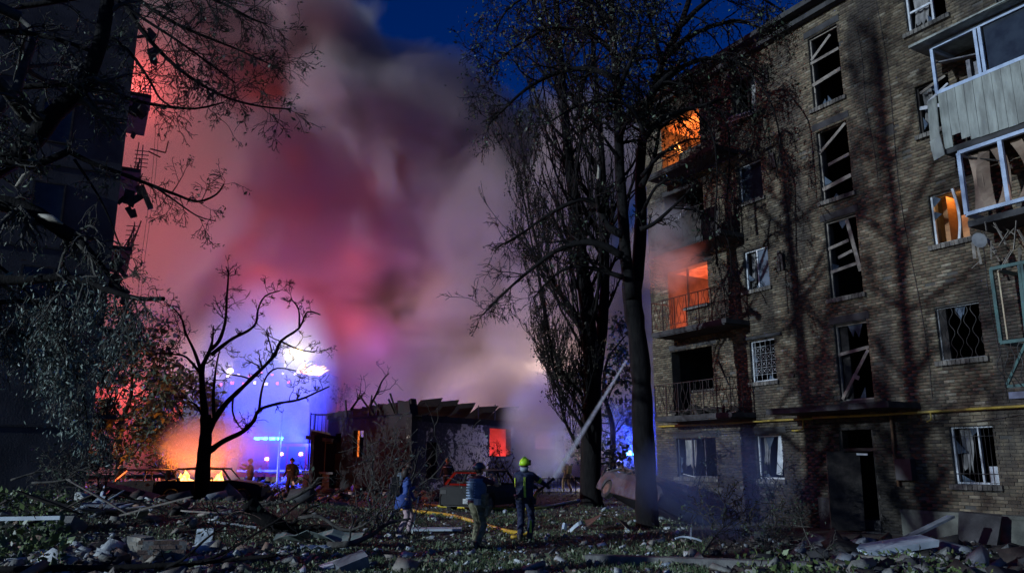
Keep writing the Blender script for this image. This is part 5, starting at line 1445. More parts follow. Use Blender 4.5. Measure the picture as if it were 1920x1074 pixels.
# man filming, in helmet, blue vest and camouflage trousers
r2, K = person('person in dark helmet, pale blue vest and camouflage trousers filming with a phone', pl(893,1028), R(-38), [(skin,0),(maroon,1),(olive,1),(boot,0),(hair_b,0),(skin,0)], 1.76, 1.08, (0,.05), ((-.10,.36,1.40),(.16,.38,1.46)), ((-.13,.08),(.14,-.12)), -.2, .25, h=.012, sleeve=0, curl=1.2, poles=((-.8,-.3,-.8),(1,-.2,-.8)))
helmet(r2, K, helm_d, False); 
vest = MB(); n = 18
rows = []
for z,rx,ry in ((.98,.165,.155),(1.08,.172,.165),(1.2,.18,.172),(1.32,.18,.165),(1.42,.15,.135)):
    rows.append([(rx*math.cos(a)*1.12, ry*math.sin(a)*1.05+.03*(z-.95), z) for a in np.linspace(0,2*PI,n+1)])
vest.sheet(rows, .02); vest.build('vest', mat('vest_blue',(.10,.16,.26),(.06,.10,.17),7,.8), r2)
lb = MB()
for j in range(7): lb.obox((-.03,-.165+.006*j*.4,1.02+j*.055),(.24,.02,.022))
tag(lb.build('vest_strap', mat('vest_strap_pale',(.40,.52,.68),(.30,.40,.52),9,.7), r2), kind='stuff')
b_ = MB(); b_.obox((-.2,-.08,.95),(.14,.12,.10)); b_.obox((.14,-.14,.95),(.12,.1,.12)); b_.build('pouch', silver, r2); 
MB().obox((.24,-.02,.98),(.10,.16,.26),(.2,.1,.3)).obox((.30,.02,.78),(.08,.14,.22),(.1,.3,.2)).build('hanging_glove', olive, r2)
MB().tube([(.19*math.cos(t),.165*math.sin(t)+.0,.955) for t in np.linspace(0,2*PI,17)],.024,6).build('belt', maroon, r2)
M2 = Matrix.Translation(Vector(r2.location)) @ Matrix.Rotation(r2.rotation_euler.z,4,'Z')
ph = MB().obox((0,0,0),(.15,.012,.075),(0,0,0)).obox((0,.0075,0),(.14,.002,.068)).build('phone', black_c, None, M2@Vector((.06,.47,1.49))); ph.rotation_euler = (R(-10),0,R(-38)); tag(ph,'dark phone held up by the person in the pale blue vest','phone')
# woman in blue jacket with bags
r3, K = person('person in bright blue jacket and pale pink trousers carrying a light staff', pl(757,1003), R(-75), [(skin,0),(blue_j,1),(pinkt,1),(boot,0),(hair_b,0),(skin,0)], 1.60, 1.12, (0,.04), ((-.10,.30,.85),(.12,.22,1.22)), ((-.1,.14),(.10,-.14)), .2, .1, h=.013)
MB().tube([(.0,-.03,.62),(0,-.03,.95)],[.22,.17],14).build('jacket_hem', blue_j, r3, smooth=True)
b_ = MB(); b_.obox((0,-.24,1.14),(.30,.18,.42),(.1,0,0),0,.08); b_.obox((0,-.34,1.08),(.22,.06,.24),(.1,0,0)); b_.build('backpack', black_c, r3)
M3 = Matrix.Translation(Vector(r3.location)) @ Matrix.Rotation(r3.rotation_euler.z,4,'Z')
st_ = MB().tube([M3@Vector((.0,.33,.9)),M3@Vector((.14,.18,.05))],.016,6).build('staff', mat('pale_stick',(.6,.68,.62),(.5,.56,.5),6,.5), None); tag(st_,'pale slim staff beside the pink trousers','staff')
hp = MB(); hp.tube([K['hd']+Vector((0,-.03,.06)),K['hd']+Vector((0,-.06,-.05)),K['hd']+Vector((0,-.08,-.20))],[.09,.10,.05],10); hp.build('hair', hair_b, r3, smooth=True)
# stooping person to her left, and one standing behind
r4, K = person('stooping person in grey blue top and jeans beside the blue jacket', pl(737,972), R(-60), [(skin,0),(greyj,1),(jeans,1),(boot,0),(hair_b,0),(skin,0)], 1.70, 1.14, (.05,.34), ((-.15,.48,.72),(.2,.5,.78)), ((-.14,.05),(.13,-.10)), 0, .5, hip_z=.84, h=.014)
r5, K = person('pale faced person in black clothes half hidden behind the bare bush', pl(753,952), R(170), [(skin,0),(black_c,1),(black_c,1),(boot,0),(hair_b,0),(skin,0)], 1.82, 1.1, (0,.03), ((-.2,.25,1.0),(.2,.25,1.05)), h=.016)
# firefighter facing us in front of the house
tsuit = [(skin,0),(mat('dark_turnout',(.07,.075,.05),(.035,.04,.03),6,.85),1),(mat('dark_turnout2',(.05,.052,.04),(.03,.03,.026),6,.85),1),(boot,0),(hair_b,0),(glove,0)]
r6, K = person('firefighter with yellow helmet and silver bands walking out from the burnt house', pl(839,930), R(172), tsuit, 1.84, 1.2, (0,.03), ((-.30,.16,.95),(.28,.18,1.0)), ((-.1,.12),(.12,-.16)), 0, .1, h=.016)
helmet(r6, K, helm_o)
band(r6,K,K['ch']+Vector((0,0,.10)),K['ch']+Vector((0,0,.15)),.235,silver); band(r6,K,K['pel']+Vector((0,0,.02)),K['pel']+Vector((0,0,.07)),.225,silver)
limb_band(r6,K,20,.3,silver,.05,.02); limb_band(r6,K,25,.3,silver,.05,.02)
for q in (27,28): pass
# hose firefighter far right in tan
r7, K = person('firefighter in tan suit and pale helmet directing a hose by the low fence', pl(1064,921), R(-50+80), [(skin,0),(tan,1),(tan,1),(boot,0),(hair_b,0),(glove,0)], 1.85, 1.2, (-.05,.12), ((-.05,.42,1.12),(.22,.34,1.06)), ((-.16,.16),(.14,-.14)), .2, .1, h=.016)
helmet(r7, K, mat('helmet_pale',(.60,.58,.42),(.45,.44,.32),10,.35)); band(r7,K,K['ch']+Vector((0,0,-.06)),K['ch']+Vector((0,0,-.02)),.21,silver)
limb_band(r7,K,20,.3,silver,.05,.02); limb_band(r7,K,25,.3,silver,.05,.02)
MB().obox((0,-.2,1.22),(.26,.16,.46),(.1,0,0),0,.05).build('air_tank', helm_o, r7)
# two dark figures on the left
dsuit = [(skin,0),(black_c,1),(black_c,1),(boot,0),(hair_b,0),(glove,0)]
r8, K = person('dark firefighter with a silver chest badge standing left of the burnt house', (at(546,905,40).x,40,ground_z(0,40)), R(175), dsuit, 1.85, 1.35, (0,.04), ((-.3,.15,.95),(.3,.15,.95)), h=.018)
helmet(r8, K, iron); MB().tube([(.08+.09*math.cos(t),.235,1.28+.03*math.sin(t)) for t in np.linspace(PI,2*PI,7)],.014,5).build('badge', silver, r8); MB().obox((-.2,.24,.62),(.10,.03,.2),(0,.4,0)).build('leg_tape', silver, r8)
r9, K = person('dark figure reaching up beside the end of the burning car', (at(469,905,41).x,41,ground_z(0,41)), R(100), dsuit, 1.80, 1.2, (0,.05), ((-.1,.5,1.35),(.2,.45,1.5)), ((-.1,.1),(.1,-.15)), h=.018)
helmet(r9, K, iron)
# ================================================================ cars
def car(label, loc, rz, paint, L=4.3, W=1.7, roof=True, glassy=False, rot=None, crush=0.0, wagon=False):
    """burnt saloon: shell with wheel arches, window openings left by the fire, pillars, roof, wheels. local x = length (front at +x)"""
    root = thing('burnt_car', label, 'car', loc, rz, None, rot)
    hw = W/2; xr, xf = -L/2, L/2
    prof_top = [(xr,.62),(xr+.05,.86),(xr+.55,.92),(-.2,.93),(xf-1.25,.93),(xf-.25,.80),(xf,.62)]
    arches = [(xr+.78,.36),(xf-.80,.36)]
    def low(x):
        z = .24
        for ax,ar in arches:
            if abs(x-ax) < ar: z = max(z, .24+math.sqrt(ar*ar-(x-ax)**2)*1.05)
        return z
    def top(x):
        for (x0,z0),(x1,z1) in zip(prof_top,prof_top[1:]):
            if x0 <= x <= x1: return z0+(z1-z0)*(x-x0)/(x1-x0)
        return .62
    xs_ = np.unique(np.round(np.concatenate([np.linspace(xr,xf,31)]+[np.linspace(a-r_,a+r_,9) for a,r_ in arches]),3))
    mb = MB()
    for sy in (-1,1):
        rows = []
        for t in (0,.35,.7,1.0):
            rows.append([(x, sy*(hw-.03-.05*(t-.45)**2*4 + .012*mnoise.noise((x*3,t*3,sy)) - .10*max(0,abs(x)-L/2+.35)), low(x)+(top(x)-low(x))*t) for x in xs_])
        mb.sheet(rows, .03)
    mb.build('side_panel', paint, root)
    bt = MB()
    def deck(x0, x1, dz, bow=.04):
        bt.sheet([[(x, y, top(x)+dz+bow*(1-(y/hw)**2)-crush*abs(mnoise.noise((x*2,y*2,3)))) for x in np.linspace(x0,x1,8)] for y in np.linspace(-hw+.08,hw-.08,7)], .02)
    deck(xf-1.25, xf-.02, 0); bt.build('bonnet', paint, root)
    bt = MB(); deck(xr+.02, xr+.62 if not wagon else xr+.12, 0); bt.build('boot_lid', paint, root)
    bt = MB(); bt.sheet([[(xf+.0-.06*(y/hw)**2, y, z) for z in (.28,.45,.62)] for y in np.linspace(-hw+.05,hw-.05,7)], .04); bt.build('front_bumper', paint, root)
    bt = MB(); bt.sheet([[(xr-.0+.06*(y/hw)**2, y, z) for z in (.28,.45,.66,.86)] for y in np.linspace(-hw+.05,hw-.05,7)], .04); bt.build('rear_bumper', paint, root)
    bt = MB(); bt.box((xr+.1,-hw+.08,.22),(xf-.1,hw-.08,.27)); bt.build('floor_pan', iron, root)
    rz0, rz1 = -L*.30 if not wagon else xr+.30, L*.12; zr = 1.40-crush*.6
    if roof:
        pb_ = MB()
        for sy in (-1,1):
            y0, y1 = sy*(hw-.08), sy*(hw-.24)
            for (xa,xb) in ((xf-1.30,rz1),((rz0+rz1)/2-.02,(rz0+rz1)/2),(xr+.50 if not wagon else xr+.12,rz0)):
                pb_.bar((xa,y0,top(xa)-.02),(xb,y1,zr),.075,.05)
            pb_.bar((rz0,y1,zr),(rz1,y1,zr),.06,.05)
        pb_.build('pillar', paint, root)
        bt = MB(); bt.sheet([[(x, y, zr+.02+.06*(1-(y/hw*1.3)**2)*(1-((x-(rz0+rz1)/2)/(rz1-rz0)*1.6)**2) - crush*abs(mnoise.noise((x*2,y*2,9)))) for x in np.linspace(rz0-.02,rz1+.05,9)] for y in np.linspace(-hw+.22,hw-.22,7)], .025); bt.build('roof', paint, root)
    for ax,_ in arches:
        for sy in (-1,1):
            wh = bpy.data.objects.new('wheel', None); C.objects.link(wh); wh.parent = root; wh.location = (ax, sy*(hw-.16), .30)
            t_ = MB(); t_.tube([(0,-.10,0),(0,-.08,0),(0,.08,0),(0,.10,0)],[.25,.30,.30,.25],14); t_.build('tyre', MATS['rubber'], wh)
            t_ = MB(); t_.tube([(0,-.11,0),(0,-.10,0),(0,.10,0),(0,.11,0)],[.16,.19,.19,.16],12); t_.build('rim', rimm, wh)
    bt = MB()
    for x in (rz1-.55, rz0+.25):
        for sy in (-.35,.35): bt.obox((x,sy,.52),(.45,.42,.12)); bt.obox((x-.2,sy,.80),(.10,.40,.5),(0,-.2,0))
    bt.build('seat_frame', wood_dk, root)
    for sy in (-1,1): MB().obox((xf-.03,sy*(hw-.28),.66),(.06,.26,.13)).build('headlight', iron, root)
    for sy in (-1,1): MB().obox((xr+.02,sy*(hw-.22),.72),(.06,.24,.14)).build('tail_light', iron, root)
    return root
rimm = mat('rusted_rim',(.16,.13,.11),(.08,.06,.05),8,.6,metal=.4)
burnt = mat('burnt_paint',(.012,.011,.011),(.006,.0055,.0055),4,.75,.4,30)
ash = mat('burnt_grey_blue_paint',(.06,.08,.105),(.008,.008,.010),2.0,.6,.5,18)
rust = mat('rusted_body',(.14,.07,.045),(.05,.035,.03),3,.8,.5,20)
Y1 = 34.6; x1 = at(400,905,Y1).x
c1 = car('dark saloon car burning inside, behind the scorched tree', (x1,Y1,ground_z(x1,Y1)-.05), R(4), burnt, 4.5)
x2,Y2 = at(305,905,37.4).x,37.4
c2 = car('second burning car with its tailgate post glowing, left of the scorched tree', (x2,Y2,ground_z(x2,Y2)-.1), R(12), burnt, 4.2, wagon=True)
random.seed(77)
fl_car = emit('flame_car',(1.0,.25,.03),4.0,(1.0,.55,.15),6.0)
f = MB(); [flame_mesh(f,(random.uniform(-1.5,.7),random.uniform(-.5,.5),.62),random.uniform(.45,.75),random.uniform(.2,.34)) for _ in range(13)]
o = f.build('flames', fl_car, None, c1.location, smooth=True); o.rotation_euler = (0,0,R(4)); tag(o,'orange flames filling the cabin of the saloon behind the scorched tree','fire')
f = MB(); [flame_mesh(f,(random.uniform(-1.6,1.2),random.uniform(-.5,.5),.35),random.uniform(.3,.6),random.uniform(.2,.34)) for _ in range(6)]
o = f.build('flames', fl_car, None, c2.location, smooth=True); o.rotation_euler = (0,0,R(12)); tag(o,'low orange flames over the second burning car','fire')
MB().bar((-1.9,-.75,.95),(-1.45,-.62,1.4),.12,.05).build('glowing_post', emit('glow_orange',(1.0,.16,.04),2.2), c2)
lamp('fire_or_fill_light', Vector(c1.location)+Vector((-.3,0,.75)), 420, (1.0,.27,.04), .2)
lamp('fire_or_fill_light', Vector(c2.location)+Vector((0,.6,1.5)), 160, (1.0,.25,.03), .35)
lamp('fire_or_fill_light', Vector(c1.location)+Vector((-.6,1.6,1.7)), 170, (1.0,.25,.03), .35)
Y3 = 30.0; x3 = at(912,940,Y3).x
c3 = car('burnt out car with red lit window frames behind the filming person', (x3,Y3,ground_z(x3,Y3)-.05), R(66), burnt, 4.3, 1.75)
MB().bar((-2.10,-.6,.98),(-2.05,.45,.98),.06).bar((-1.5,.55,1.36),(-2.06,.62,.98),.06).bar((-1.62,-.5,1.37),(-1.62,.5,1.37),.045).build('lit_frame', emit('dull_red',(1.0,.06,.045),.07), c3)
w4 = on_ground(1160,975)
c4 = car('crumpled grey blue car wreck tipped against the two stemmed tree', (4.0, 25.0, .12), 0, ash, 4.2, 1.7, crush=.45, rot=(R(-27),R(5),R(-72)))
m_ = MB(); random.seed(8)
for i in range(14): m_.sheet([[(-1.6+i*.2+random.uniform(-.1,.1)+.2*j, -.7+k*.35, 1.02+random.uniform(-.08,.2)) for j in range(2)] for k in range(5)], .02)
m_.build('crumpled_panel', rust, c4)
rp = on_ground(1140,993)
o = MB().sheet([[(-.55+.37*i, -.3+.3*j, .05+.32*math.sin(i*1.2)*(1-.2*j)+.03*j) for i in range(4)] for j in range(4)], .02).build('bent_bonnet', rust, None, (rp.x,rp.y,rp.z+.05)); tag(o,'rusty folded bonnet lying in front of the tipped wreck','car bonnet')

# ================================================================ hoses and the jet of water
hose_y = mat('hose_yellow',(.55,.36,.03),(.40,.24,.02),7,.5,.2)
hose_p = mat('hose_pale',(.50,.44,.26),(.34,.29,.16),7,.6)
def hose(label, px, r, m_, z=.05, g_='fire hoses across the lawn'):
    pts = smooth_line([Vector((*on_ground(u,v)[:2], on_ground(u,v)[2]+z)) for u,v in px], 6)
    o = MB().tube(pts, r, 8).build('fire_hose', m_, None, smooth=True); return tag(o, label, 'hose', g_)
hose('thick amber hose curving from the bare bush to the firefighter in navy',[(742,955),(790,962),(840,968),(880,978),(925,992),(955,1000),(975,1003)],.055,hose_y)
hose('straight yellow hose running behind the filming person',[(795,948),(830,951),(880,954),(930,956),(975,957),(1020,953),(1080,940)],.05,mat('hose_lemon',(.62,.52,.04),(.45,.36,.03),7,.5))
hose('dull tan hose snaking behind the firefighter in navy',[(985,948),(1010,951),(1045,948),(1075,942),(1095,936)],.045,hose_p)
M7 = Matrix.Translation(Vector(r7.location)) @ Matrix.Rotation(r7.rotation_euler.z,4,'Z')
pts = smooth_line([M7@Vector((.05,.55,1.2)),M7@Vector((.1,.35,1.08)),M7@Vector((.22,.05,.95)),M7@Vector((.45,-.25,.55)),M7@Vector((.85,-.5,.16)),M7@Vector((1.5,-.6,.07)),M7@Vector((2.6,-.4,.07))],5)
tag(MB().tube(pts,.05,8).build('fire_hose', hose_p, None, smooth=True),'pale hose dropping from the hands of the firefighter in tan','hose','fire hoses across the lawn')
hs2 = smooth_line([hA-nd*.04, hA-nd*.35+Vector((.02,0,-.25)), M1@Vector((.10,.42,.45)), M1@Vector((-.05,.45,.12)), M1@Vector((-.35,.25,.06)), on_ground(975,1003)+Vector((0,0,.05))],5)
tag(MB().tube(hs2,.04,8).build('fire_hose', hose_y, None, smooth=True),'amber hose rising from the ground to the nozzle of the firefighter in navy','hose','fire hoses across the lawn')
tgt = at(1174,676,25.5)
JA, JN, JL = NOZ.copy(), (tgt-NOZ).normalized(), (tgt-NOZ).length
def jet(g, pv):
    p = g.pos()
    def vm(op, a, b):
        k = g.n('ShaderNodeVectorMath', operation=op); g.put(k.inputs[0], a)
        if b is not None: (k.inputs[1].__setattr__('default_value', tuple(b)) if not isinstance(b, bpy.types.NodeSocket) else g.put(k.inputs[1], b))
        return k
    q = vm('SUBTRACT', p, JA).outputs[0]
    t = g.math('DIVIDE', vm('DOT_PRODUCT', q, JN).outputs['Value'], JL)
    d = vm('LENGTH', vm('CROSS_PRODUCT', q, JN).outputs[0], None).outputs['Value']
    R_ = g.math('MULTIPLY_ADD', t, -.055, .115)
    core = g.math('POWER', g.rng(g.math('DIVIDE', d, R_), 0.0, 1.0, 1.0, 0.0), 1.5)
    n = g.rng(g.noise(p, 5.0, 4.0, .65), .3, .7, .35, 1.2)
    fade = g.rng(t, .0, .6, .55, 1.0, False)
    g.put(pv.inputs['Density'], g.math('MULTIPLY', g.math('MULTIPLY', core, n), g.math('MULTIPLY', fade, 13.0)))
    pv.inputs['Color'].default_value = (.80,.90,1.0,1); pv.inputs['Anisotropy'].default_value = 0.0
o = MB().tube([JA, JA+JN*JL], [.12, .065], 14).build('water_jet', vol_mat('water_spray', jet), None)
tag(o,'long white blue jet of water rising from the nozzle towards the flats','water jet')
# ================================================================ rubble, planks, branches, ground cover
random.seed(101)
dust = mat('dusty_plaster',(.60,.64,.64),(.32,.33,.33),4,.9,.6,22)
dust2 = mat('dirty_plaster',(.26,.26,.24),(.11,.11,.10),4,.9,.6,22)
brick_r = mat('rubble_brick',(.26,.17,.12),(.14,.10,.08),7,.9,.5,40,per='object')
slab_m = mat('grey_slab',(.22,.245,.27),(.11,.12,.14),2.5,.85,.4,30)
pale = mat('pale_sheet',(.55,.64,.70),(.38,.44,.50),3,.6,.2)
def put(name, mb_or, m_, label, cat, pos, rot=(0,0,0), group=None, smooth=False):
    o = mb_or.build(name, m_, None, pos, smooth); o.rotation_euler = rot
    return tag(o, label, cat, group)
def G(u, v, dz=0.0): p = on_ground(u,v); return (p.x,p.y,p.z+dz)
# --- single big pieces on the left bank
p = G(20,940,.0)
put('wall_sheet', MB().sheet([[(-1.5,-.6,.0),(0.2,-.5,.10),(1.55,-.3,.50)],[(-1.5,.2,.35),(.1,.3,.50),(1.75,.1,.85)]],.05), mat('grey_board',(.30,.33,.34),(.17,.19,.20),2.2,.7), 'large grey wall sheet leaning on the rubble at the left edge','sheet',(p[0]+.3,p[1],p[2]))
p = G(252,948,.25); hl = MB(); hl.box((-1.15,-.25,-.17),(1.15,.25,.17)); q = put('hollow_slab', hl, conc, 'long hollow core concrete plank tipped on the rubble','slab',(p[0],p[1]-.6,p[2]+.25),(R(12),R(13),R(-3)))
for i in range(6):
    h_ = MB().tube([(-.92+i*.37,-.256,0),(-.92+i*.37,-.20,0)],.075,9).build('core_hole', iron, q)
p = G(165,985)
put('cladding_strip', MB().sheet([[(-.0,0,.0),(.22,.02,.02)],[(-.14,0,.42),(.20,.02,.46)],[(.15,.05,.72),(.30,.05,.70)]],.015), pale, 'torn pale blue cladding piece standing among the beams','sheet',(p[0]+.05,p[1],p[2]+.05),(0,0,.2))
put('cladding_strip', MB().sheet([[(0,0,0),(.09,0,.0)],[(.62,.1,.50),(.68,.1,.44)]],.02), slab_m, 'narrow folded cladding strip slanting above the pale torn piece','sheet',G(172,945,.05))
for k,(u0,v0,u1,v1,dz,w_,lab) in enumerate(((88,938,172,936,.55,.07,'long pale metal channel lying level over the rubble'),(68,944,90,938,.5,.05,'short bent pale channel end beside the long one'),(180,948,232,950,.35,.05,'thin pale batten behind the torn cladding'),(235,960,288,963,.3,.05,'thin whitish batten right of the pipe'),
    (0,972,113,970,.25,.08,'weathered pale plank at the left edge below the big sheet'),(150,985,242,978,.22,.16,'grey round pipe half buried in the bank'),(60,980,120,960,.3,.09,'dull timber slanting out of the bank under the sheet'),(100,915,150,930,.5,.08,'dark beam sloping down behind the channel'),(150,930,205,905,.6,.10,'dark roof timber rising to the right behind the cladding'),
    (205,905,275,900,.3,.12,'brown timber rail lying in front of the burning car'),(195,890,176,845,.6,.05,'thin rusty rod standing up from the bank'),(300,900,322,925,.4,.06,'broken rafter right of the hollow plank'),(400,1000,480,1000,.12,.05,'grey batten lying flat on the lawn'),(40,925,95,905,.6,.07,'dark splintered timber under the vines'),(10,905,60,890,.7,.08,'dark beam end high on the left bank'),(120,955,190,975,.35,.07,'scorched lath crossing the bank below the channel'),(340,950,410,968,.25,.08,'burnt lath lying towards the fallen trunk'))):
    a_ = Vector(G(u0,v0,dz)); Ya = a_.y; a_ = at(u0,v0,max(14,Ya-1.0)); b_ = at(u1,v1,max(14,Ya-1.0)+random.uniform(-.5,.5))
    a_.z = max(a_.z, ground_z(a_.x,a_.y)+.04); b_.z = max(b_.z, ground_z(b_.x,b_.y)+.03)
    mb = MB(); c_ = (a_+b_)/2
    (mb.tube([a_-c_,b_-c_],w_,9) if 'pipe' in lab or 'rod' in lab else mb.bar(a_-c_,b_-c_,w_*.5,w_))
    put('timber' if 'pipe' not in lab and 'rod' not in lab and 'channel' not in lab else ('pipe' if 'pipe' in lab else 'rod' if 'rod' in lab else 'metal_channel'), mb, pale if 'pale' in lab or 'whitish' in lab else rust if 'rusty' in lab else slab_m if 'pipe' in lab or 'grey' in lab else wood_gy if 'weathered' in lab or 'dull' in lab or 'brown' in lab else wood_dk, lab, 'timber' if 'pipe' not in lab and 'rod' not in lab and 'channel' not in lab else 'debris', c_)
# floral panel, tile, papers
p = G(378,1036,.02)
put('patterned_tile', MB().sheet([[(-.15,-.02,.0),(.17,.0,.02)],[(-.17,.12,.40),(.14,.14,.42)]],.02), mat('patterned_tile',(.60,.68,.72),(.22,.26,.30),7,.5), 'pale patterned tile standing on the grass behind the thin branches','tile',p)
def brick_block(label, pos, rz, nx_, ny_, nz_, m_, seed):
    random.seed(seed); root = thing('brick_block', label, 'brick block', pos, rz, None, (random.uniform(-.1,.1),random.uniform(-.12,.05),rz))
    MB().obox((0,0,nz_*.039),(nx_*.25-.06,ny_*.125-.03,nz_*.078-.02),None,0,.05).build('mortar', dust2, root)
    bm_ = [MB().obox((0,0,0),(.24,.115,.066),None,0,.07).mesh('brick', m_) for _ in range(4)]
    for k in range(nz_):
        for j in range(ny_):
            for i in range(nx_):
                if k == nz_-1 and random.random() < .4: continue
                link('brick', random.choice(bm_), root, ((i-(nx_-1)/2)*.252+(.06 if k%2 else -.05)+random.gauss(0,.006), (j-(ny_-1)/2)*.126+random.gauss(0,.006), .04+k*.078), (random.gauss(0,.03),random.gauss(0,.03),random.gauss(0,.05)))
brick_block('reddish mortared brick block in front of the patterned tile', G(305,1056), .35, 3, 3, 5, brick_r, 1)
brick_block('grey brown mortared lump left of the reddish brick block', G(262,1046), -.5, 2, 2, 5, mat('grey_brick',(.27,.25,.21),(.13,.12,.10),7,.9,.5,40,per='object'), 2)
random.seed(103)
vs_,fs_ = hull((.62,.42,.40),22); put('concrete_boulder', MB().add(vs_,fs_), conc, 'large rounded concrete lump with torn edges on the left bank','concrete lump',G(112,1012,.22))
p = G(600,1026,.05)
put('crushed_sheet', MB().sheet([[(-.9+.22*i, -.18+.16*j, .10+.10*math.sin(i*.8+j)+.05*random.random()+(.1 if 2<i<6 else 0)) for i in range(9)] for j in range(4)],.015), mat('greenish_sheet',(.20,.25,.22),(.12,.15,.14),3,.6), 'crumpled greenish sheet under the fallen branch','sheet',p)
put('torn_paper', MB().sheet([[(-.3+.12*i,-.1+.1*j,.03+.10*abs(math.sin(i*1.7+j))) for i in range(6)] for j in range(3)],.006), pale, 'torn white paper along the front of the crumpled sheet','paper',G(592,1036,.02))
put('door_panel', MB().obox((0,0,.04),(1.35,.55,.05)), pale, 'pale flat door panel lying on the lawn behind the filming person','panel',G(815,996,.02),(0,0,R(3)))
put('concrete_corner', MB().obox((0,0,.1),(.5,.35,.22),(.15,-.3,.5),0,.1), slab_m, 'pale broken slab corner at the bottom of the frame','slab',G(660,1072,.02))
put('concrete_corner', MB().obox((0,0,.05),(.55,.25,.06),(.1,-.25,.4),0,.1), pale, 'thin whitish slab leaning on the bottom slab corner','slab',G(628,1068,.05))
put('bent_tin', MB().sheet([[(-.2+.08*i,.0+.09*j+.03*i,.0+.24*math.sin(PI*i/5)) for i in range(6)] for j in range(2)],.008), pale, 'bent white metal strip arched on the lawn left of the wreck','metal strip',G(1084,1000,.03),(R(55),0,.3))
put('bent_tin', MB().sheet([[(-.1+.04*i,.0+.08*j,.0+.20*math.sin(PI*.8*i/4)) for i in range(5)] for j in range(3)],.008), pale, 'smaller curled white metal piece beside the arched strip','metal strip',G(1060,1000,.03),(R(60),0,-.4))
o = MB().tube(smooth_line([Vector(q) for q in ((-.28,0,.10),(-.1,.05,.13),(.12,.0,.10),(.27,.0,.05))]),.022,6).build('bent_strip', pale, None, G(1292,1024,.06)); tag(o,'bent white plastic strip in the blue smoke by the tree','strip')
o = MB().bar((0,0,0),(.02,0,.26),.03).build('stake', pale, None, G(1295,1013,.02)); tag(o,'short upright white stake in the blue smoke','stake')
# plaster lumps: one distinct look each, then the many alike
many_l, sh_ = [], []
SHAPE = []
for i in range(14):
    rd_ = (random.uniform(.6,1),random.uniform(.45,.8),random.uniform(.3,.6)); vs_,fs_ = hull(rd_,random.choice((10,12,16))); SHAPE.append('flat' if rd_[2] < .4 else 'oblong' if rd_[0]/rd_[1] > 1.45 else 'chunky')
    for m_ in (dust,dust2,conc): sh_.append(MB().add(vs_,fs_).mesh('rubble_lump', m_))
TONES = ('white plaster','dirty grey plaster','grey concrete')
def size_word(sz): return 'tiny' if sz < .09 else 'small' if sz < .14 else 'middling' if sz < .21 else 'large'
MARKS = [(20,945,'by the big grey wall sheet'),(112,1015,'around the large concrete boulder'),(165,975,'by the torn pale cladding piece'),(250,950,'by the hollow core plank'),(305,1050,'by the reddish brick block'),(262,1040,'by the grey brown brick lump'),
    (378,1030,'near the patterned tile'),(60,1062,'along the bottom left edge'),(180,1065,'along the bottom edge below the boulder'),(10,1000,'among the weeds at the left edge'),(400,925,'before the burning saloon'),(330,985,'on the slope behind the patterned tile'),(480,960,'by the split end of the fallen trunk'),(600,1030,'by the crumpled greenish sheet'),
    (560,1060,'on the grass below the crumpled sheet'),(757,1003,'near the feet of the person in blue'),(815,996,'beside the pale door panel'),(893,1030,'near the person in camouflage trousers'),(985,1020,'near the firefighter in navy'),(1070,1000,'by the arched metal strip'),(1140,1000,'by the rusty bonnet'),(680,950,'under the bare bush'),(1000,1060,'on the grass at the bottom centre'),
    (1678,1042,'around the pale foam panel'),(1760,1040,'against the right plinth'),(1620,1050,'before the entrance steps'),(800,1050,'on the grass below the door panel'),(200,920,'under the dark roof timber'),(330,930,'behind the hollow core plank')]
def where(u, v): return min(MARKS, key=lambda m: (m[0]-u)**2+((m[1]-v)*2.2)**2)[2]
def lump(u, v, size, group, kind=None, cat='rubble'):
    p = on_ground(u,v); kd = kind if kind is not None else random.choices((0,1,2),(5,4,3))[0]; i_ = random.randrange(14)
    o = link('rubble_lump', sh_[i_*3+kd], None, (p.x,p.y,p.z+size*.18), (random.uniform(-.4,.4),random.uniform(-.4,.4),random.uniform(0,6.28)))
    o.scale = (size,size*random.uniform(.7,1),size*random.uniform(.6,1))
    return tag(o, '%s %s %s lump lying %s' % (size_word(size), SHAPE[i_], TONES[kd], where(u,v)), cat, 'rubble lumps strewn over the ground')
for i in range(120):
    u = random.triangular(-40,470,90); v = random.uniform(985,1085); lump(u, v, random.uniform(.10,.27), 'rubble lumps on the left of the lawn')
for i in range(60):
    u = random.uniform(-20,470); v = random.uniform(925,985); lump(u, v, random.uniform(.10,.38), 'rubble lumps on the dark bank', random.choice((1,2,2)))
for i in range(40):
    u = random.uniform(420,1180); v = random.uniform(950,1065); lump(u, v, random.uniform(.06,.17), 'scraps on the lawn', random.choice((0,0,1)))
for i in range(34):
    u = random.gauss(1715,60); v = random.uniform(1022,1068); lump(u, v, random.uniform(.10,.26), 'rubble lumps by the entrance')
bk = MB().obox((0,0,0),(.25,.12,.065),None,0,.05).mesh('loose_brick', brick_r)
for i in range(44):
    u = random.triangular(-10,440,180); v = random.uniform(1000,1080); p = on_ground(u,v); rx_, rz_ = random.uniform(-.5,.5), random.uniform(0,PI)
    tag(link('loose_brick', bk, None, (p.x,p.y,p.z+.04), (rx_,random.uniform(-.4,.4),rz_)),'loose brick lying %s %s' % ('flat and end on' if abs(rx_) < .2 and .8 < rz_ < 2.3 else 'flat and broadside' if abs(rx_) < .2 else 'tilted and end on' if .8 < rz_ < 2.3 else 'tilted and broadside', where(u,v)),'brick','loose bricks at left')
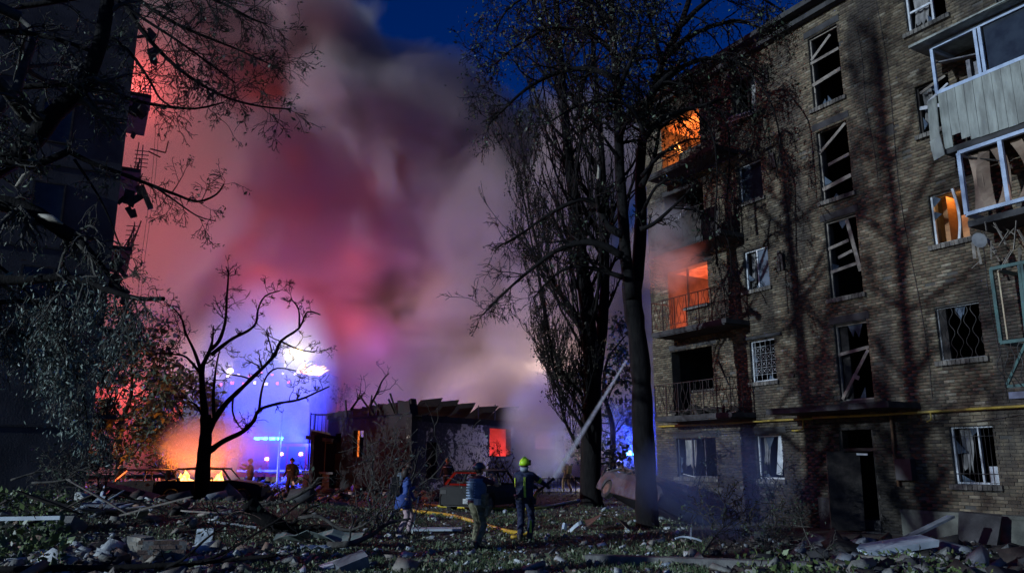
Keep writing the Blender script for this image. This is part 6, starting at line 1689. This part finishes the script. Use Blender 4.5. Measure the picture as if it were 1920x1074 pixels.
# splintered boards and reinforcing rods thrown over the bank
spl = []
for i in range(5):
    m_ = MB(); L = 1.0; w_ = random.uniform(.05,.09)
    m_.sheet([[(-.5,-w_,0),(-.44+random.uniform(-.06,.06),-.2*w_,.005),(-.5,w_*.6,0)],[(0,-w_,.01),(0,0,.012),(0,w_,.01)],[(.42,-w_*.5,0),(.55,.0,.004),(.38,w_,0)]],.03); spl.append([m_.mesh('splintered_board', k_) for k_ in (wood_gy,wood_dk,pale)])
for i in range(95):
    u = random.triangular(-20,560,90); v = random.uniform(905,1010); p = on_ground(u,v); L = random.uniform(.5,1.7); kd = random.choice((0,0,1,1,2)); el = random.gauss(0,.28)
    o = link('splintered_board', random.choice(spl)[kd], None, (p.x,p.y,p.z+.06+abs(el)*L*.45), (random.gauss(0,.5),el,random.uniform(0,PI))); o.scale = (L,1,1)
    tag(o,'%s %s splintered board %s %s' % ('long' if L > 1.1 else 'short', ('weathered','charred','pale')[kd], 'jutting up' if abs(el) > .25 else 'lying', where(u,v)),'board','splintered boards on the bank')
for i in range(16):
    u = random.triangular(0,520,150); v = random.uniform(900,985); q = on_ground(u,v); pts = [Vector((0,0,0))]; d = Vector((random.uniform(-1,1),random.uniform(-.3,.3),random.uniform(.2,1))).normalized()
    for k in range(6): d = (d+Vector((random.gauss(0,.35),random.gauss(0,.2),random.gauss(-.08,.3)))).normalized(); pts.append(pts[-1]+d*.16)
    o = MB().tube(smooth_line(pts,2), .009, 5).build('bent_rod', rust if i % 2 else iron, None, q); tag(o,'%s bent reinforcing rod sticking out %s' % ('rusty' if i % 2 else 'black', where(u,v)),'rod','bent rods on the bank')
# fallen slabs and boards of the right-hand heap
put('insulated_panel', MB().obox((0,0,.16),(1.5,.55,.12),(.10,-.12,.15),0,.06), pale, 'pale blue foam panel on the debris heap at right','panel',G(1678,1042,.02))
put('heap_board', MB().obox((.2,0,.35),(1.7,.18,.05),(0,-.30,.35)), slab_m, 'grey board slanting up from the foam panel to the plinth','board',G(1716,1032,.05))
put('heap_board', MB().obox((0,0,.06),(1.3,.12,.05),(0,.06,-.25)), wood_gy, 'weathered lath lying low in front of the right heap','board',G(1690,1058,.02))
put('concrete_slab', MB().obox((0,0,.30),(.9,.12,.7),(-.25,.05,R(-60)),0,.12), conc_dk, 'rough concrete slab leaning against the plinth at right','slab',tuple(bworld(7.0,-.45,0.0)))
put('white_scrap', MB().obox((0,0,.05),(.26,.18,.05),(.1,.1,.5)), pale, 'small whitish box lid at the foot of the right heap','lid',G(1716,1063,.02))
put('kerb', MB().obox((0,0,.06),(6.5,.22,.14),(0,.0,R(-16)),0,.01), conc, 'mossy concrete path kerb across the lower right corner','kerb',G(1460,1066,.0))
# dense fine debris: nobody could count it
def chips(name, cnt, region, size, mats_):
    vv, ff, mi = [], [], []
    for i in range(cnt):
        u,v = region(); p = gnd(u,v); z_ = ground_z(p.x,p.y); p = gnd(u,v,z_)
        s_ = size*random.lognormvariate(0,.6); a = random.random()*PI; e = Vector((math.cos(a),math.sin(a),random.uniform(-.4,.4))).normalized(); f_ = e.orthogonal().normalized()
        n_ = e.cross(f_); c_ = Vector((p.x,p.y,ground_z(p.x,p.y)+s_*.35)); k = len(vv)
        L_x, L_y, L_z = s_*random.uniform(.6,1.8), s_*random.uniform(.3,.9), s_*random.uniform(.15,.5)
        for q in ((-1,-1,-1),(1,-1,-1),(1,1,-1),(-1,1,-1),(-1,-1,1),(1,-1,1),(1,1,1),(-1,1,1)):
            j = lambda: random.uniform(.6,1.1)
            vv.append(tuple(c_+e*(q[0]*L_x*j())+f_*(q[1]*L_y*j())+n_*(q[2]*L_z*j())))
        m_ = random.randrange(len(mats_))
        for f in MB.BF: ff.append(tuple(k+x for x in f)); mi.append(m_)
    me = np_mesh(name, vv, ff, mats_); me.polygons.foreach_set('material_index', mi)
    o = link(name, me); return tag(o, kind='stuff')
chips('rubble_chips', 4200, lambda: (random.triangular(-60,560,120), random.uniform(930,1090)), .045, [dust,dust2,conc,brick_r,wood_gy,wood_dk])
chips('bank_debris', 1500, lambda: (random.uniform(-40,640), random.uniform(900,965)), .085, [dust2,wood_dk,wood_dk,conc_dk,char,slab_m])
chips('lawn_scraps', 1500, lambda: (random.uniform(420,1300), random.uniform(925,1085)), .028, [dust,pale,dust2,wood_gy])
chips('yard_debris', 900, lambda: (random.uniform(430,900), random.uniform(888,940)), .10, [wood_dk,char,dust2,iron,wood_gy])
chips('entrance_debris', 1300, lambda: (random.gauss(1650,150), random.uniform(1015,1085)), .05, [dust2,wood_dk,wood_dk,slab_m,conc_dk])
random.seed(202)
# fallen boughs and brush
def bough(label, px, Y, r0, r1, cnt, L0, m_, grav=0.0, jit=.3, name='fallen_branch', PPx=None):
    pts = limb_line(px, Y, jit)
    pts = [Vector((q.x,q.y,max(q.z, ground_z(q.x,q.y)+r0*.5))) for q in pts]
    root = thing(name, label, 'branch', pts[0]); m1, m2, tp = MB(), MB(), []
    rad = limb(m1, pts, r0, r1, 7, .1); sprout(m2, pts, rad, cnt, L0, PPx or PBR, tp, .15, .25)
    for q in (m1,m2): q.v = [(x,y,max(z,ground_z(x,y)+.01)) for x,y,z in q.v]
    finish([('limb', m1, m_), ('twigs', m2, m_)], root)
    if tp: leaves('leaves', tp, int(len(tp)*.25), .06, leaf_gn, root, .05)
    return root
PBR = dict(seg=7, wob=.30, up=[.02,.0,-.02], n=[4,3,3], kids=[4,3], len=[.6,.5], ang=.8, rr=.5, rmin=.0065, lev=1, taper=.3)
PBS = dict(PBR, lev=2, kids=[4,3])
bough('thick fallen trunk with pale split end lying across the middle of the lawn',[(465,940),(485,965),(520,985),(555,1000),(600,1008),(660,1012)],17.6,.20,.12,8,.8,bark_dk)
bough('smooth bough arching from the fallen trunk up to the burnt house',[(485,945),(520,942),(550,932),(580,915),(598,895)],19.0,.06,.03,6,.7,bark_gy)
bough('long bare branch lying from the crumpled sheet towards the bush',[(615,1022),(660,1018),(700,1000),(730,980),(770,972)],15.6,.07,.02,8,.8,bark_gy)
bough('second bare branch just above the long one',[(560,972),(600,968),(640,992),(680,985),(720,950),(740,925)],17.0,.05,.018,10,.8,bark_gy)
bough('dark thin branch sweeping up from the bottom left foreground',[(300,1066),(340,1050),(380,1015),(410,992),(440,975)],12.8,.03,.012,6,.6,bark_dk)
bough('dark curved branch beside the patterned tile',[(330,1064),(380,1052),(430,1030),(470,1005),(520,975),(560,945),(590,925)],13.2,.035,.012,8,.6,bark_dk)
bough('dark branch lying flat along the bottom edge',[(-20,1068),(120,1064),(260,1062),(420,1050),(520,1040)],12.7,.06,.03,6,.5,bark_dk)
bough('thin pale sapling standing in front of the entrance',[(1560,1070),(1545,1045),(1520,1020),(1505,985),(1500,965)],14.2,.016,.006,7,.45,bark_gy)
bough('tangled twig brush in the blue smoke by the tree',[(1310,1050),(1330,1020),(1345,1000),(1360,985)],15.5,.02,.008,16,.8,bark_gy,PPx=PBS)
bough('twig brush in front of the entrance steps',[(1380,1065),(1420,1045),(1450,1020),(1470,1000)],15.0,.02,.008,16,.8,bark_gy,PPx=PBS)
bough('bare shrub stems against the ground floor wall',[(1310,985),(1305,930),(1318,880),(1330,850)],20.5,.02,.006,12,.7,bark_dk,PPx=PBS)
bough('bare shrub stems beside the entrance',[(1450,990),(1448,940),(1455,900)],18.6,.02,.006,14,.6,bark_dk,PPx=PBS)
bough('torn bough hanging low over the left bank',[(60,905),(120,900),(150,880),(190,895)],18.0,.03,.01,16,.7,bark_gy,PPx=PBS)
bough('heap of vine stems behind the big grey wall sheet',[(20,900),(70,885),(120,880),(160,900)],19.0,.03,.01,22,.8,bark_gy,PPx=PBS)
# bare bush in the middle
root = thing('bare_bush','tangled bare bush of pale crooked stems in front of the burnt house','bush',G(716,985)); m1,tp = MB(),[]
PQ = dict(seg=8, wob=.30, up=[.10,.05,.0], n=[5,4,3], kids=[4,3], len=[.6,.5], ang=.7, rr=.55, rmin=.008, lev=2, taper=.3)
for i in range(15):
    a = random.uniform(0,2*PI); q = Vector(root.location)+Vector((random.gauss(0,.45),random.gauss(0,.4),0))
    grow(m1, q, (math.cos(a)*.55,math.sin(a)*.4,1.0), random.uniform(1.4,2.9), .024, 0, PQ, tp)
finish([('stems', m1, bark_gy)], root); leaves('leaves', tp, 90, .07, leaf_wil, root, .05)
root = thing('bare_bush','dark bare shrub in front of the red glowing house window','bush',(at(900,900,34).x,34,ground_z(0,34))); m1,tp = MB(),[]
for i in range(12):
    a = random.uniform(0,2*PI); grow(m1, Vector(root.location)+Vector((random.gauss(0,.4),random.gauss(0,.3),0)), (math.cos(a)*.6,math.sin(a)*.4,1.0), random.uniform(1.8,2.7), .03, 0, PQ, tp)
finish([('stems', m1, bark_char)], root); leaves('leaves', tp, 500, .09, leaf_br, root, .08)
# grass, fallen leaves and low weeds
def blades(name, n, ulo, uhi, vlo, vhi, hgt, m_, clump=None):
    U = RNG.uniform(ulo,uhi,n); Vv = vlo+(vhi-vlo)*RNG.random(n)**.8
    P_ = []
    for u,v in zip(U,Vv):
        p = gnd(u,v); nn = mnoise.noise((p.x*.9,p.y*.9,5.0))
        if clump is not None and nn < clump+random.uniform(-.25,.25): continue
        P_.append((p.x,p.y,ground_z(p.x,p.y)))
    P_ = np.array(P_); k = len(P_)
    d = RNG.normal(0,.45,(k,3)); d[:,2] = 1; d /= np.linalg.norm(d,axis=1)[:,None]; L = (hgt*RNG.uniform(.5,1.4,k))[:,None]
    a = RNG.normal(size=(k,3)); a[:,2] = 0; a /= np.linalg.norm(a,axis=1)[:,None]
    V_ = np.empty((k,4,3)); w = L*.10; V_[:,0]=P_-a*w; V_[:,1]=P_+a*w; V_[:,2]=P_+d*L+a*w*.2+a*L*.25; V_[:,3]=P_+d*L-a*w*.2+a*L*.25
    o = link(name, np_mesh(name, V_.reshape(-1,3), np.arange(k*4).reshape(k,4), m_)); return tag(o, kind='stuff')
grass_m = mat('grass_blade',(.085,.14,.052),(.04,.07,.028),1.2,.6,per='island')
blades('grass', 45000, -60, 1330, 968, 1095, .075, grass_m, -.05)
blades('far_grass', 14000, 500, 1300, 915, 985, .10, grass_m, .0)
def litter(name, n, ulo, uhi, vlo, vhi, size, m_, lift=.02, clump=None):
    P_ = []
    while len(P_) < n:
        u,v = random.uniform(ulo,uhi), vlo+(vhi-vlo)*random.random(); p = gnd(u,v)
        if clump is not None and mnoise.noise((p.x*.8,p.y*.8,2.0)) < clump+random.uniform(-.3,.3): continue
        P_.append((p.x,p.y,ground_z(p.x,p.y)+random.uniform(.2,1.6)*lift))
    v,f = leaf_arrays(np.array(P_), size, .55, -.25); o = link(name, np_mesh(name, v, f, m_)); return tag(o, kind='stuff')
litter('fallen_leaves', 25000, -60, 1290, 955, 1095, .055, mat('litter_leaf',(.20,.235,.135),(.06,.075,.045),2.0,.5,per='island'), .03, -.1)
litter('dry_leaves', 9000, 300, 1500, 930, 1095, .05, mat('dry_leaf',(.17,.15,.10),(.06,.05,.036),2.0,.6,per='island'), .02)
litter('low_weeds', 3200, -60, 120, 935, 1080, .11, mat('weed_leaf',(.11,.16,.05),(.05,.08,.03),2.0,.45,per='island'), .20, .0)
litter('corner_weeds', 1100, 1380, 1860, 1045, 1095, .08, MATS['weed_leaf'], .10, -.05)
